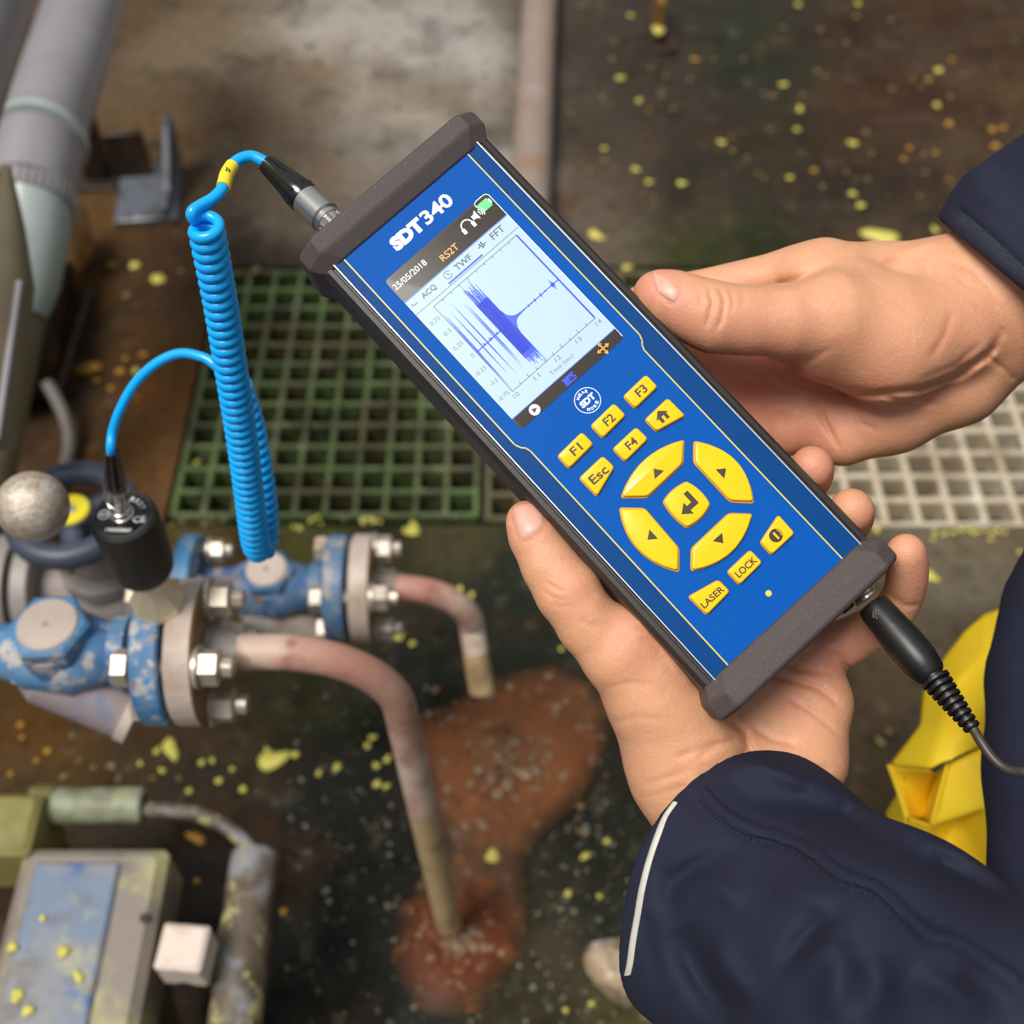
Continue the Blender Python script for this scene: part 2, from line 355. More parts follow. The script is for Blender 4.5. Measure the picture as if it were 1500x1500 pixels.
# ledges under the grating rims
b = MB(); b.box(((XC0 + XC1) / 2, YC0 + .005, -.045), (XC1 - XC0, .012, .02)); b.box(((XC0 + XC1) / 2, YC1 - .005, -.045), (XC1 - XC0, .012, .02))
o = b.build('trim_2', M['pit'], smooth=0); tag(o, 'ledge of the drain channel', kind='structure')
# ------------------------------------------------------------ rusty pools with gravel craters
M['rust'] = mat('rust_silt', (120, 78, 48), .55, attr='stain', layers=[((146, 84, 36), 40, .52, .68, .4), ((44, 26, 14), 50, .54, .68, .45), ((146, 130, 108), 90, .6, .7, .35)], bump=.5, bscale=90, rvar=.12, spec=.15)
M['pebble'] = mat('rusty_gravel', (128, 104, 78), .5, layers=[((96, 50, 20), 50, .45, .6, .8), ((168, 158, 142), 80, .58, .7, .7)], bump=.5)
pool = [(600, 1050), (640, 1035), (690, 1015), (745, 985), (800, 972), (850, 985), (892, 1025), (895, 1080), (880, 1130), (850, 1180), (805, 1220), (778, 1258), (776, 1310), (778, 1350), (762, 1400), (738, 1440), (700, 1480), (655, 1492), (612, 1478), (585, 1440), (573, 1395), (582, 1345), (605, 1300), (635, 1268), (645, 1235), (628, 1190), (618, 1140), (598, 1098)]
cps = spline([G(*q) for q in pool + pool[:1]], 6)[:-1]; cen = [G(745, 1115), G(672, 1385)]
cp = np.array(cps); cc = []
inner = np.array([cen[0] if (q[1] > G(0, 1255)[1]) else cen[1] for q in cp])
# a filled outline: dense interior grid clipped by the outline
from mathutils.geometry import delaunay_2d_cdt
gx, gy = np.meshgrid(np.arange(cp[:, 0].min(), cp[:, 0].max(), .006), np.arange(cp[:, 1].min(), cp[:, 1].max(), .006)); pts = [Vector(q[:2]) for q in cp] + [Vector((x, y)) for x, y in zip(gx.ravel(), gy.ravel())]
ed = [(i, (i + 1) % len(cp)) for i in range(len(cp))]
res = delaunay_2d_cdt(pts, ed, [list(range(len(cp)))], 2, 1e-5)
pv = np.array([[q.x, q.y, 0] for q in res[0]]); pf = np.array([f for f in res[2] if len(f) == 3])
dE = np.sqrt(((pv[:, None, :2] - cp[None, :, :2]) ** 2).sum(2)).min(1)
d0 = np.linalg.norm((pv - cen[0])[:, :2] * [1, .95], axis=1); d1 = np.linalg.norm((pv - cen[1])[:, :2], axis=1)
pv[:, 2] = .0022 * np.clip(dE / .02, 0, 1) + .006 * np.exp(-((d0 - .062) / .028) ** 2) + .004 * np.exp(-((d1 - .03) / .018) ** 2) + .001 * rng.random(len(pv)) * np.clip(dE / .02, 0, 1) + .0006
def ramp(d, stops):
    x = [s[0] for s in stops]; c = np.array([lin(s[1]) for s in stops]); return np.c_[tuple(np.interp(d, x, c[:, i]) for i in range(3))]
r0 = ramp(d0, [(0, (92, 72, 54)), (.04, (116, 72, 40)), (.075, (108, 64, 36)), (.11, (86, 58, 38)), (.16, (66, 50, 36))]); r1 = ramp(d1, [(0, (104, 80, 62)), (.025, (92, 44, 20)), (.05, (84, 44, 22)), (.075, (92, 64, 44)), (.12, (80, 62, 44))])
w = (1 / (1 + np.exp((d0 - d1) / .02)))[:, None]; pc = r0 * w + r1 * (1 - w); e = np.clip(dE / .022, 0, 1)[:, None]; pc = pc * e + floor_col(pv) * (1 - e) * 1.1
pl = np_mesh('rust_pool', pv, pf, M['rust'], attrs={'stain': pc})
pr = thing('rust_puddle', 'rusty brown figure-eight puddle of silt with two gravel craters under the drain pipes', 'puddle'); pl.name = 'silt'; pl.parent = pr
pl['kind'] = 'stuff'
b = MB()
def pebble(b, c, r):
    bm = bmesh.new(); bmesh.ops.create_icosphere(bm, subdivisions=1, radius=1); s = [random.uniform(.65, 1.2) for _ in range(3)]; a = random.random() * 6.3
    vs = []
    for q in bm.verts:
        k = random.uniform(.8, 1.15); x, y = q.co.x * s[0] * k, q.co.y * s[1] * k
        vs.append((c[0] + r * (x * math.cos(a) - y * math.sin(a)), c[1] + r * (x * math.sin(a) + y * math.cos(a)), c[2] + r * q.co.z * s[2] * k * .8))
    b.add(vs, [[q.index for q in f.verts] for f in bm.faces]); bm.free()
for (c, n, r0_, sp) in ((cen[0], 210, .058, .03), (cen[1], 70, .018, .016)):
    for _ in range(n):
        a = random.random() * 6.283; rr = abs(random.gauss(r0_, sp)); pebble(b, (c[0] + rr * math.cos(a) * 1.15, c[1] + rr * math.sin(a) * .9, .006), random.choice([.003, .004, .004, .006]))
for (qx, qy, r) in ((700, 1130, .009), (722, 1140, .011), (690, 1150, .008), (745, 1150, .009), (770, 1135, .008), (730, 1165, .009), (712, 1158, .007), (785, 1128, .009), (668, 1385, .007), (680, 1392, .006), (655, 1395, .006), (672, 1402, .005)):
    pebble(b, G(qx, qy, .009), r)
o = b.build('gravel', M['pebble'], pr, smooth=0); o['kind'] = 'stuff'
# loose grit on the dark wet floor
M['grit'] = mat('pale_grit', (120, 116, 98), .4, layers=[((70, 78, 50), 90, .45, .6, .8)])
b = MB()
for _ in range(750):
    x, y = random.uniform(420, 900), random.uniform(1000, 1500)
    if random.random() < .35: x, y = random.uniform(780, 1000), random.uniform(1150, 1500)
    g = G(x, y, .001); pebble(b, g, abs(random.gauss(0, .0011)) + .0007)
o = b.build('grit', M['grit'], smooth=0); tag(o, 'fine pale grit scattered over the dark wet floor', 'grit', kind='stuff')
# ------------------------------------------------------------ yellow leaves on the floor, each its own
M['leaf'] = mat('yellow_leaf', (196, 186, 78), .5, layers=[((214, 208, 126), 300, .5, .65, .6)]); M['leaf_old'] = mat('ochre_leaf', (168, 122, 38), .6, layers=[((150, 100, 30), 300, .5, .65, .6)])
M['leaf_dull'] = mat('dull_leaf', (112, 96, 52), .6, layers=[((110, 90, 50), 300, .5, .65, .6)])
def leaf_mesh(nm, k, el, m):
    n = 12; ring = []; rr = random.Random(k)
    for i in range(n):
        a = 2 * math.pi * i / n; r = 1 + .14 * math.sin(3 * a + k) + rr.uniform(-.1, .1); ring.append((r * math.cos(a) * el, r * math.sin(a) / el ** .5, .14 * math.sin(a * 2 + k)))
    vs = [(0, 0, .16)] + [(x * .55, y * .55, .12 + z * .5) for x, y, z in ring] + ring; fs = []
    for i in range(n):
        j = (i + 1) % n; fs += [(0, 1 + i, 1 + j), (1 + i, 1 + n + i, 1 + n + j, 1 + j)]
    vs += [(x, y, z - .06) for x, y, z in ring]; fs += [(1 + n + i, 1 + 2 * n + i, 1 + 2 * n + (i + 1) % n, 1 + n + (i + 1) % n) for i in range(n)]
    me = bpy.data.meshes.new(nm); me.from_pydata(vs, [], fs); me.materials.append(m); me.polygons.foreach_set('use_smooth', [True] * len(me.polygons)); return me
LM = {c: [leaf_mesh('leaf', k, e, M[n]) for k, e in ((1, 1.0), (2, 1.35), (3, 1.15), (4, 1.7))] for c, n in (('y', 'leaf'), ('o', 'leaf_old'), ('d', 'leaf_dull'))}
def leaf(px, py, d, c='y', el=None, label=None, rot=None, h=.002):
    g = G(px, py, h); z = float((g - CAM) @ (RC @ np.array([0, 0, -1]))); o = bpy.data.objects.new('fallen_leaf', LM[c][random.randrange(3) if el is None else el]); COL.objects.link(o)
    r = d / 2 * z / FPX * .84; o.location = g; o.scale = (r, r, r); o.rotation_euler = (random.uniform(-.15, .15), random.uniform(-.15, .15), random.random() * 6.3 if rot is None else rot)
    tag(o, label or LEAF_LBL[c], 'leaf', LEAF_GRP[c])
    if not label:
        w = 'on the brown floor beyond the right hand' if py < 400 and px > 780 else 'on the pale slab and brown floor beyond the cable' if py < 400 else 'on the brown floor left of the left grating' if py < 720 else 'along the channel edge left of the meter' if py < 850 and px < 760 else 'along the channel edge right of the fingertips' if px > 1150 else 'on the rust stained floor behind the machine' if px < 330 else 'on the dark wet floor around the drain pipes'
        k = {'y': 'small bright yellow', 'o': 'small ochre orange', 'd': 'small dull khaki'}[c]; o['label'] = k + ' leaf flake ' + w; o['group'] = k + ' leaves ' + w
    return o
LEAF_LBL = {'y': 'small bright yellow leaf flake lying on the wet floor', 'o': 'small ochre orange leaf flake lying on the wet floor', 'd': 'small dull khaki leaf flake lying on the wet floor'}
LEAF_GRP = {'y': 'yellow leaf flakes on the floor', 'o': 'ochre leaf flakes on the floor', 'd': 'dull leaf flakes on the floor'}
def many(txt, ox, oy, s, c, d0):
    for q in txt.split():
        p = q.split(','); leaf(ox + float(p[0]) / s, oy + float(p[1]) / s, (float(p[2]) if len(p) > 2 else d0) / s, c)
many('812,14,26 992,10,24 298,46,26 268,236,30 324,306,26 218,452,24 316,515,26 356,553,27 456,558,27 288,815,28 978,590,28 1002,625,28 1234,320,28 978,435,28 808,393,26 816,332,26 578,433,24 1230,700,26 1238,213,28 785,540,26 766,256,24', 780, 0, 2.083, 'y', 24)
many('360,205 220,490,30 608,416 724,393 708,283 824,287 734,290 555,180 765,84 645,180 895,232 870,215 1018,403,26 1035,468 1022,545 710,542 688,528 886,568 956,524 1183,597 1200,525 250,125 408,230 482,240 355,335 428,330 228,322 118,520 372,600 250,680 655,480 612,460 820,465 1095,60 880,90 990,50 960,130 1160,240 1190,265 1275,295 1315,228 1098,270 395,290 215,298 245,180 1270,548 1195,470 118,345 175,520 150,20 210,15', 780, 0, 2.083, 'd', 20)
many('1210,241,24 1282,182 1273,376,30 1405,393,32 1437,388 1415,443,32 1150,451 1132,485 1232,465 860,518 497,180,24', 780, 0, 2.083, 'o', 24)
many('393,280,34 437,305,24 585,133,26 624,152,22 900,405,24 900,597,26 978,972,28 68,653,30 200,692,26 312,600,24 296,626,24 358,668,26 325,688,26 326,745,28 355,752,22 143,712,20 1047,925,24 925,1090,26 918,1455,20 1000,1435,22 1025,1098,18 905,322,20', 400, 800, 2.142, 'y', 24)
many('690,148,36 1175,145,34 1297,165,40 1480,222,36 885,200,34 932,192,28 1068,318,40 830,325,32 960,280,38 712,235,30 615,205,26 1020,230,26 1400,250,26 565,10,34', 0, 1050, 3, 'y', 30)
many('490,215,46 410,220,30 280,260,40 350,190,24 318,80,34 520,270,30 785,270,26 670,270,30', 0, 1050, 3, 'd', 30)
many('90,35,40 210,148,40 1245,855,40 95,90,28 45,250,30 160,190,26 865,720,30', 0, 1050, 3, 'o', 30)
many('595,430,40 915,1203,44 865,830,26', 0, 400, 3, 'y', 30)
many('525,430,50 550,375,32 630,355,34 490,505,38 600,545,26 480,1165,30 600,1160,30 690,1220,60 560,1290,30 385,440,30 425,470,28', 0, 400, 3, 'o', 30)
many('270,255,56 830,140,50 900,90,44 1215,95,50 1280,95,50 1480,150,56 1435,798,66 790,130,34 940,70,36 960,110,30 1255,80,40 1320,100,34', 240, 740, 4.167, 'y', 40)
many('250,110,50 400,215,40 360,85,40 110,95,40 45,120,40 300,100,30 1100,85,36', 240, 740, 4.167, 'd', 40)
many('575,925,50 940,940,40 1000,950,40 1060,940,36 1110,925,40 1160,920,36 1210,935,40 1260,930,36 1310,945,40 1340,930,36 930,985,34 1290,985,40 1480,1065,46 1180,945,36 1380,940,30', 1150, 560, 4.286, 'y', 36)
many('1110,1075,40 1415,1130,40 1050,960,30', 1150, 560, 4.286, 'd', 36)
many('255,950,42 290,908,34', 1200, 750, 2.83, 'd', 30)
leaf(1291, 347, 48, 'y', label='largest yellow leaf, half hidden above the right wrist'); leaf(400, 1112, 42, 'y', 1, 'big pale yellow leaf on dark floor left of the rust puddle', .3)
leaf(250, 1097, 30, 'y', 3, 'long yellow leaf on the floor below the nearer flange pair', 2.1); leaf(874, 344, 24, 'y', label='yellow leaf beside the top right edge of the meter')
leaf(723, 1040, 24, 'y', 1, 'yellow leaf at the upper edge of the rust puddle below the shorter drain pipe', .7, .006); leaf(722, 1254, 26, 'y', 0, 'yellow leaf in the narrow waist of the rust puddle', 1.2, .006)
leaf(820, 1078, 15, 'y', label='yellow leaf on the right side of the upper rust puddle', h=.006); leaf(1364, 843, 24, 'y', 1, 'oval yellow leaf right of the left hand fingertips', -.8)
leaf(128, 539, 36, 'o', 3, 'long ochre leaf on the brown floor above the sensor', .1); leaf(288, 1228, 24, 'o', 3, 'ochre leaf on dark floor by the bent conduit', -.5)
leaf(232, 408, 26, 'y', 0, 'bright yellow leaf on the floor left of the coiled cable'); leaf(965, 43, 22, 'y', 0, 'yellow leaf resting on the steel stake at the top', h=.045)
leaf(162, 388, 16, 'o'); leaf(197, 388, 17, 'y'); leaf(185, 432, 13, 'd'); leaf(265, 397, 12, 'd'); leaf(453, 67, 16, 'd'); leaf(465, 90, 14, 'd'); leaf(375, 395, 18, 'd'); leaf(423, 236, 12, 'd'); leaf(605, 775, 26, 'y')
# ------------------------------------------------------------ pale rock
M['rock'] = mat('pale_wet_rock', (158, 136, 108), .4, layers=[((92, 78, 50), 40, .46, .6, .8), ((214, 208, 204), 55, .54, .64, .8)], bump=.8, bscale=50, rvar=.2)
bm = bmesh.new(); bmesh.ops.create_icosphere(bm, subdivisions=4, radius=1); g = G(905, 1425); pls = [(Vector((random.gauss(0, 1), random.gauss(0, 1), random.gauss(.3, 1))).normalized(), random.uniform(.62, .9)) for _ in range(16)]
for q in bm.verts:
    c = q.co.copy()
    for nrm, d in pls:
        k = c.dot(nrm) - d
        if k > 0: c -= nrm * k * .92
    q.co = (c.x * .036, c.y * .036, max(c.z * .03, -.012))
me = bpy.data.meshes.new('rock'); bm.to_mesh(me); bm.free(); me.materials.append(M['rock']); o = bpy.data.objects.new('rock', me); COL.objects.link(o); o.location = (g[0], g[1], .011); o.rotation_euler = (0, 0, .6)
tag(o, 'pale angular rock on the floor beside the left jacket cuff', 'rock')
# ------------------------------------------------------------ steel rail lying across the far floor, stake, bracket
M['rusty_steel'] = mat('weathered_steel', (150, 134, 122), .55, metal=.25, layers=[((150, 104, 66), 18, .52, .68, .6), ((182, 170, 162), 30, .58, .7, .5)], bump=.3)
a, c = G(794, -60, .03), G(770, 420, .03)
b = MB(); b.tube([a + (np.asarray(c) - a) * t for t in np.linspace(0, 1, 12)], .032, 24)
rr = thing('steel_pipe', 'pinkish weathered steel pipe lying on the floor behind the top of the meter', 'pipe'); b.build('pipe_run', M['rusty_steel'], rr)
b = MB(); d = (np.asarray(c) - a); d /= np.linalg.norm(d)
for t in (.18, .62):
    q = a + (c - a) * t; b.box((q[0], q[1], .006), (.05, .03, .012), bev=.002)
b.build('saddle', M['rusty_steel'], rr)
M['dark_steel'] = mat('dark_rusted_steel', (46, 36, 28), .5, metal=.3, layers=[((86, 54, 26), 20, .5, .65, .7), ((70, 72, 84), 30, .6, .7, .6)], bump=.4)
M['ochre_steel'] = mat('ochre_rusted_metal', (134, 96, 46), .5, layers=[((80, 50, 24), 16, .45, .62, .8), ((170, 140, 90), 28, .6, .72, .5)], bump=.4)
st = thing('steel_stake', 'short rusty steel stake standing on the floor at the top edge', 'stake'); q = G(966, 66)
b = MB(); b.box((q[0] - .004, q[1] + .035, .045), (.012, .1, .09), bev=.002); b.build('web', M['ochre_steel'], st)
b = MB(); b.box((q[0] + .008, q[1] + .03, .005), (.045, .12, .01), bev=.002); b.build('foot', M['dark_steel'], st)
br = thing('steel_bracket', 'blue-grey steel foot bracket on the floor behind the coiled cable', 'bracket'); q = G(212, 315)
M['blue_grey'] = mat('blue_grey_steel', (104, 108, 118), .45, metal=.3, layers=[((66, 62, 58), 24, .48, .62, .7), ((170, 160, 150), 40, .62, .72, .6)], bump=.3)
b = MB(); F = Matrix.Rotation(.12, 3, 'Z'); b.box((q[0], q[1] + .045, .006), (.095, .14, .012), F, .002); b.build('base_plate', M['blue_grey'], br)
b = MB(); b.prism([(0, 0), (.14, 0), (.14, .09), (.11, .085), (.04, .02), (0, .015)], 0, .008, T=lambda p: (q[0] + .042 - p.z, q[1] - .02 + p.x, .012 + p.y)); b.build('gusset', M['blue_grey'], br, smooth=0)
b = MB(); b.box((q[0] - .03, q[1] + .085, .05), (.06, .01, .085), F, .002); b.build('upright_plate', M['dark_steel'], br)
# ------------------------------------------------------------ pipework
M['blue_paint'] = mat('chipped_blue_paint', (70, 126, 172), .5, layers=[((120, 146, 170), 26, .45, .58, .7), ((38, 84, 134), 16, .52, .64, .6), ((186, 178, 168), 60, .53, .6, .85), ((150, 104, 70), 44, .6, .68, .7)], bump=.5, bscale=110)
M['blue_dark'] = mat('weathered_blue_paint', (58, 98, 140), .5, layers=[((104, 124, 142), 22, .45, .58, .7), ((160, 152, 142), 60, .53, .62, .8), ((124, 96, 70), 24, .55, .66, .8)], bump=.35, bscale=90)
M['grey_flange'] = mat('pinkish_grey_metal', (188, 172, 160), .55, metal=.1, layers=[((148, 122, 100), 22, .52, .68, .6), ((212, 204, 196), 40, .6, .72, .5)], bump=.4, bscale=110)
M['galv'] = mat('dull_bolt_metal', (196, 184, 168), .38, metal=.6, layers=[((150, 108, 66), 40, .56, .7, .7)], bump=.25, bscale=120)
M['cast_grey'] = mat('grey_cast_metal', (150, 142, 138), .5, metal=.1, layers=[((112, 90, 68), 18, .52, .66, .7), ((186, 180, 176), 30, .6, .72, .5)], bump=.4, bscale=90)
M['pipe_red'] = mat('pink_primed_pipe', (186, 146, 128), .5, layers=[((212, 196, 178), 11, .45, .58, .8), ((116, 82, 62), 30, .57, .67, .75), ((176, 116, 104), 9, .5, .66, .6)], bump=.3, bscale=90)
M['pipe_lime'] = mat('beige_scaled_pipe', (184, 158, 118), .55, layers=[((128, 96, 72), 22, .54, .66, .75), ((202, 184, 150), 40, .56, .7, .5)], bump=.3, bscale=90)
M['chip_plate'] = mat('bare_chip', (222, 208, 188), .55, layers=[((190, 170, 150), 50, .5, .7, .5)])
M['brownrust'] = mat('brown_rusted_face', (132, 100, 62), .6, layers=[((90, 62, 32), 30, .5, .65, .7)], bump=.4)
M['gasket'] = mat('dark_gasket', (20, 22, 24), .7)
V3 = Vector
def line_x(px, py, z):
    A = P(px, py, z); return A[1], A[2], (lambda q: (q - 750) / FPX * z)
FY, FZ, fx = line_x(245, 955, .80); RY, RZ, rx = line_x(505, 862, 1.08)
fx = lambda q: (q - 750) / FPX * .768 + .0055
rx = lambda q: (q - 750) / FPX * 1.05
def hexa(b, o, d, r, h, ch=.0015, rot=0):
    return b.lathe(o, d, [(0, r), (h - ch, r), (h, r - ch)], 6, rot=rot)
def bolt(parent, x0, x1, y, z, s=1.0, head=True):
    """hex nut with washer and thread end on the +x side, hex head on the -x side"""
    b = MB(); a = random.random()
    b.cyl((x1, y, z), (x1 + .0025 * s, y, z), .0125 * s, 20); hexa(b, (x1 + .0025 * s, y, z), (1, 0, 0), .0105 * s, .0115 * s, rot=a); b.cyl((x1 + .013 * s, y, z), (x1 + .021 * s, y, z), .0058 * s, 12, bev=.001)
    b.cyl((x0 - .001, y, z), (x1 + .01, y, z), .0058 * s, 10)
    if head: hexa(b, (x0, y, z), (-1, 0, 0), .0105 * s, .009 * s, rot=a + .3)
    return b.build('bolt', M['galv'], parent)
def trap(label, yy, zz, X, xin, xcap, xflange, th, cap_h, R, chip=True):
    r = thing('steam_trap', label, 'steam trap'); o = lambda x, dy=0, dz=0: V3((x, yy + dy, zz + dz))
    b = MB(); L = X(xflange) - X(xin); c = X(xcap)
    b.lathe(o(X(xin)), (1, 0, 0), [(0, .0175), (.0, .0185), (c - X(xin) - .034, .019), (c - X(xin) - .022, .025), (c - X(xin) + .008, .029), (c - X(xin) + .026, .022), (c - X(xin) + .034, .019), (c - X(xin) + .036, .0245), (c - X(xin) + .046, .0245), (c - X(xin) + .048, .0165), (L, .0155)], 32)
    b.build('valve_body', M['blue_paint'] if chip else M['blue_dark'], r)
    b = MB(); b.lathe(o(c, 0, .006), (0, 0, 1), [(0, .027), (cap_h - .018, .0245)], 28); b.build('cap_seat', M['blue_dark'], r)
    b = MB(); hexa(b, o(c, 0, cap_h - .014), (0, 0, 1), R, .0135, .0025, rot=.06); hc = b.build('hex_cap', M['blue_paint'] if chip else M['blue_dark'], r, smooth=20)
    b = MB(); b.lathe(o(c, 0, cap_h - .001), (0, 0, 1), [(0, R * .74), (.0012, R * .74), (.0022, R * .7), (.0020, R * .1), (.0005, R * .05)], 32); b.build('cap_face', M['grey_flange'], hc)
    e0, e1 = o(c - .026, -.004, -.012), o(c + .036, -.022, -.04); d = (e1 - e0)
    b = MB(); b.lathe(e0, d, [(0, .014), (.012, .021), (d.length * .8, .0195), (d.length, .019)], 28); b.build('strainer_leg', M['cast_grey'] if not chip else mat('purplish_grey_casting', (140, 126, 128), .5, layers=[((184, 138, 124), 16, .52, .64, .7), ((96, 116, 146), 22, .56, .66, .7)], bump=.4), r)
    b = MB(); b.lathe(e0 + d, d, [(0, .0205), (.0075, .0205), (.0085, .019), (.0085, .012), (.006, .011)], 28); b.build('strainer_cap', M['grey_flange'], r)
    b = MB(); f0 = X(xflange); b.lathe(o(f0), (1, 0, 0), [(0, .026), (0, .0465), (.0015, .0485), (th - .0015, .0485), (th, .047), (th, .02)], 56); fl_ = b.build('flange', M['blue_paint'] if chip else M['blue_dark'], r)
    # bare patch where the paint has come off the rim
    b = MB(); n = 14; rings = []
    for i in range(n + 1):
        t = i / n; a = 3.75 + t * 1.0 ; hw = th * .36 * math.sin(math.pi * min(max(t, .02), .98)) ** .6
        rings.append([o(f0 + th * .55 + k * hw, math.cos(a) * .0488, math.sin(a) * .0488) for k in (-1, 1)])
    vs = [q for g_ in rings for q in g_]; b.add(vs, [(2 * i, 2 * i + 1, 2 * i + 3, 2 * i + 2) for i in range(n)]); b.build('bare_patch', M['chip_plate'], fl_)
    return r
TH = .0185
TF = trap('chipped blue steam trap with large hex cap in the foreground beside the ball knob', FY, FZ, fx, -60, 52, 184, TH, .034, .0262)
TR = trap('blue steam trap with hex cap directly under the bottom bend of the coiled cable', RY, RZ, rx, 290, 388, 474, TH, .03, .024, False)
def drain(label, yy, zz, X, px0, pts_end, bolts, bend):
    r = thing('drain_pipe', label, 'pipe'); x0 = X(px0)
    b = MB(); b.cyl((x0 - .0045, yy, zz), (x0, yy, zz), .028, 32); b.build('gasket', M['gasket'], r)
    b = MB(); b.lathe((x0, yy, zz), (1, 0, 0), [(0, .022), (0, .0465), (.0015, .0485), (TH - .0015, .0485)], 56); b.lathe((x0 + TH - .0015, yy, zz), (1, 0, 0), [(0, .0485)] + [(.0015, .047), (.0016, .016)], 56, mi=1)
    b.build('flange', [M['grey_flange'], M['brownrust']], r)
    b = MB(); b.lathe((x0 + TH - .001, yy, zz), (1, 0, 0), [(0, .0185), (.012, .0145), (.02, .0128), (.02, .012)], 28); b.build('weld_neck', M['cast_grey'], r)
    e = V3(pts_end); br_, xe = bend; pts = [V3((x0 + TH + .01, yy, zz))]
    for k in range(1, 6): pts.append(V3((x0 + TH + .01 + (xe - br_ - x0 - TH - .01) * k / 6, yy, zz)))
    for k in range(13):
        a = k / 12 * math.pi / 2; pts.append(V3((xe - br_ + br_ * math.sin(a), yy, zz - br_ + br_ * math.cos(a))))
    p0 = pts[-1]
    for k in range(1, 9): pts.append(p0 + (e - p0) * k / 8)
    b = MB(); b.tube(pts[:-5], .0121, 24, caps=False); b.tube(pts[-6:], .0122, 24, caps=False, mi=1)
    b.tube([pts[-1] + (pts[-2] - pts[-1]).normalized() * .05, pts[-1]], .0098, 24, mi=1); b.build('pipe_run', [M['pipe_red'], M['pipe_lime']], r)
    for a in bolts:
        bolt(r, x0 - .0045 - TH, x0 + TH, yy + math.cos(a) * .036, zz + math.sin(a) * .036, 1.15)
    return r
DF = drain('longer pink primed drain pipe bending down into the lower crater of the rust puddle', FY, FZ, fx, 233.5, tuple(P(657, 1352, 1.17)), [.82, 2.39, 3.96, 5.53], (.078, -.079))
DB = drain('shorter drain pipe behind, bending down over the upper crater of the rust puddle', RY, RZ, rx, 512, tuple(P(706, 1012, 1.15)), [.82, 2.39, 3.96, 5.53], (.062, -.0375))
# globe valve on the rear line with its handwheel
gv = thing('globe_valve', 'grey cast globe valve under the dark handwheel with yellow hub', 'valve'); xv = rx(150); o = lambda x, dy=0, dz=0: V3((x, RY + dy, RZ + dz))
b = MB(); b.lathe(o(rx(30)), (1, 0, 0), [(0, .024), (.02, .024), (.05, .03), (.075, .04), (xv - rx(30) + .01, .041), (xv - rx(30) + .04, .03), (xv - rx(30) + .06, .024), (rx(262) - rx(30), .024)], 36); b.lathe(o(xv + .03, -.01, -.02), (.6, -.5, .5), [(0, .03), (.02, .03), (.034, .02), (.036, .0)], 24)
b.build('valve_body', M['cast_grey'], gv)
for q, nm in ((24, 0), (256, 1)):
    b = MB(); b.lathe(o(rx(q)), (1, 0, 0), [(0, .024), (0, .047), (.0015, .0485), (.014, .0485), (.0155, .047), (.0155, .024)], 48); b.build('flange', M['cast_grey'] if nm == 0 else M['blue_paint'], gv)
b = MB(); b.lathe(o(xv, 0, .03), (0, 0, 1), [(0, .036), (.012, .036), (.014, .024), (.035, .02), (.05, .016), (.062, .011), (.075, .009)], 28); b.build('bonnet', M['cast_grey'], gv)
for sx_ in (-1, 1):
    b = MB(); b.tube([o(xv + sx_ * .026, -.012, .04), o(xv + sx_ * .026, -.012, .052)], .006, 6); b.build('bolt', M['galv'], gv)
for a in (.6, 2.2, 3.9, 5.3): bolt(gv, rx(256) + .0155 - .0155, rx(256) + .022, RY + math.cos(a) * .034, RZ + math.sin(a) * .034, head=False)
M['wheel'] = mat('dark_blue_handwheel', (60, 66, 82), .42, layers=[((90, 96, 108), 24, .52, .68, .6), ((110, 86, 64), 40, .64, .74, .6)], bump=.3); M['yellow_hub'] = mat('yellow_hub', (226, 208, 40), .4, layers=[((240, 230, 120), 60, .5, .7, .5)])
hw = V3(o(xv - .006, 0, .108)); R_ = .044
b = MB(); b.tube([hw + V3((R_ * math.cos(2 * math.pi * k / 48), R_ * math.sin(2 * math.pi * k / 48), 0)) for k in range(49)], .0105, 14, caps=False); w_ = b.build('handwheel', M['wheel'], gv)
b = MB()
for k in range(3):
    a = k * 2 * math.pi / 3 - math.pi / 2 + .15; b.tube([hw + V3((.014 * math.cos(a), .014 * math.sin(a), -.006)), hw + V3((.03 * math.cos(a), .03 * math.sin(a), -.008)), hw + V3((R_ * math.cos(a), R_ * math.sin(a), 0))], .0095, 12)
b.build('spokes', M['wheel'], w_)
b = MB(); b.lathe(hw + V3((0, 0, -.018)), (0, 0, 1), [(0, .016), (.012, .0175), (.022, .017)], 28); b.build('hub', M['wheel'], w_)
b = MB(); b.lathe(hw + V3((0, 0, .003)), (0, 0, 1), [(0, .0155), (.003, .0155), (.004, .0145), (.0042, .007), (.003, .0065)], 28); b.build('hub_disc', M['yellow_hub'], w_)
b = MB(); b.lathe(hw + V3((0, 0, .004)), (0, 0, 1), [(0, .0055), (.003, .005), (.0035, .003)], 16); b.build('spindle_end', M['galv'], w_)
# inlet pipes that feed both lines from the left
ip = thing('inlet_pipe', 'grey flanged inlet pipe entering from the left edge below the ball knob', 'pipe')
b = MB(); b.tube([o(rx(24) - .35), o(rx(24) - .02)], .017, 24); b.build('pipe_run', M['cast_grey'], ip); b = MB(); b.lathe(o(rx(24) - .022), (1, 0, 0), [(0, .02), (0, .0485), (.0155, .0485), (.0155, .02)], 48); b.build('flange', M['cast_grey'], ip)
ip = thing('inlet_pipe', 'blue inlet pipe entering the foreground steam trap from the left edge', 'pipe')
b = MB(); b.tube([V3((fx(-30) - .3, FY, FZ)), V3((fx(-26), FY, FZ))], .0165, 24); b.build('pipe_run', M['blue_paint'], ip)
b = MB(); hexa(b, V3((fx(-12), FY, FZ)), (1, 0, 0), .024, .012); b.build('union_nut', M['blue_paint'], ip)
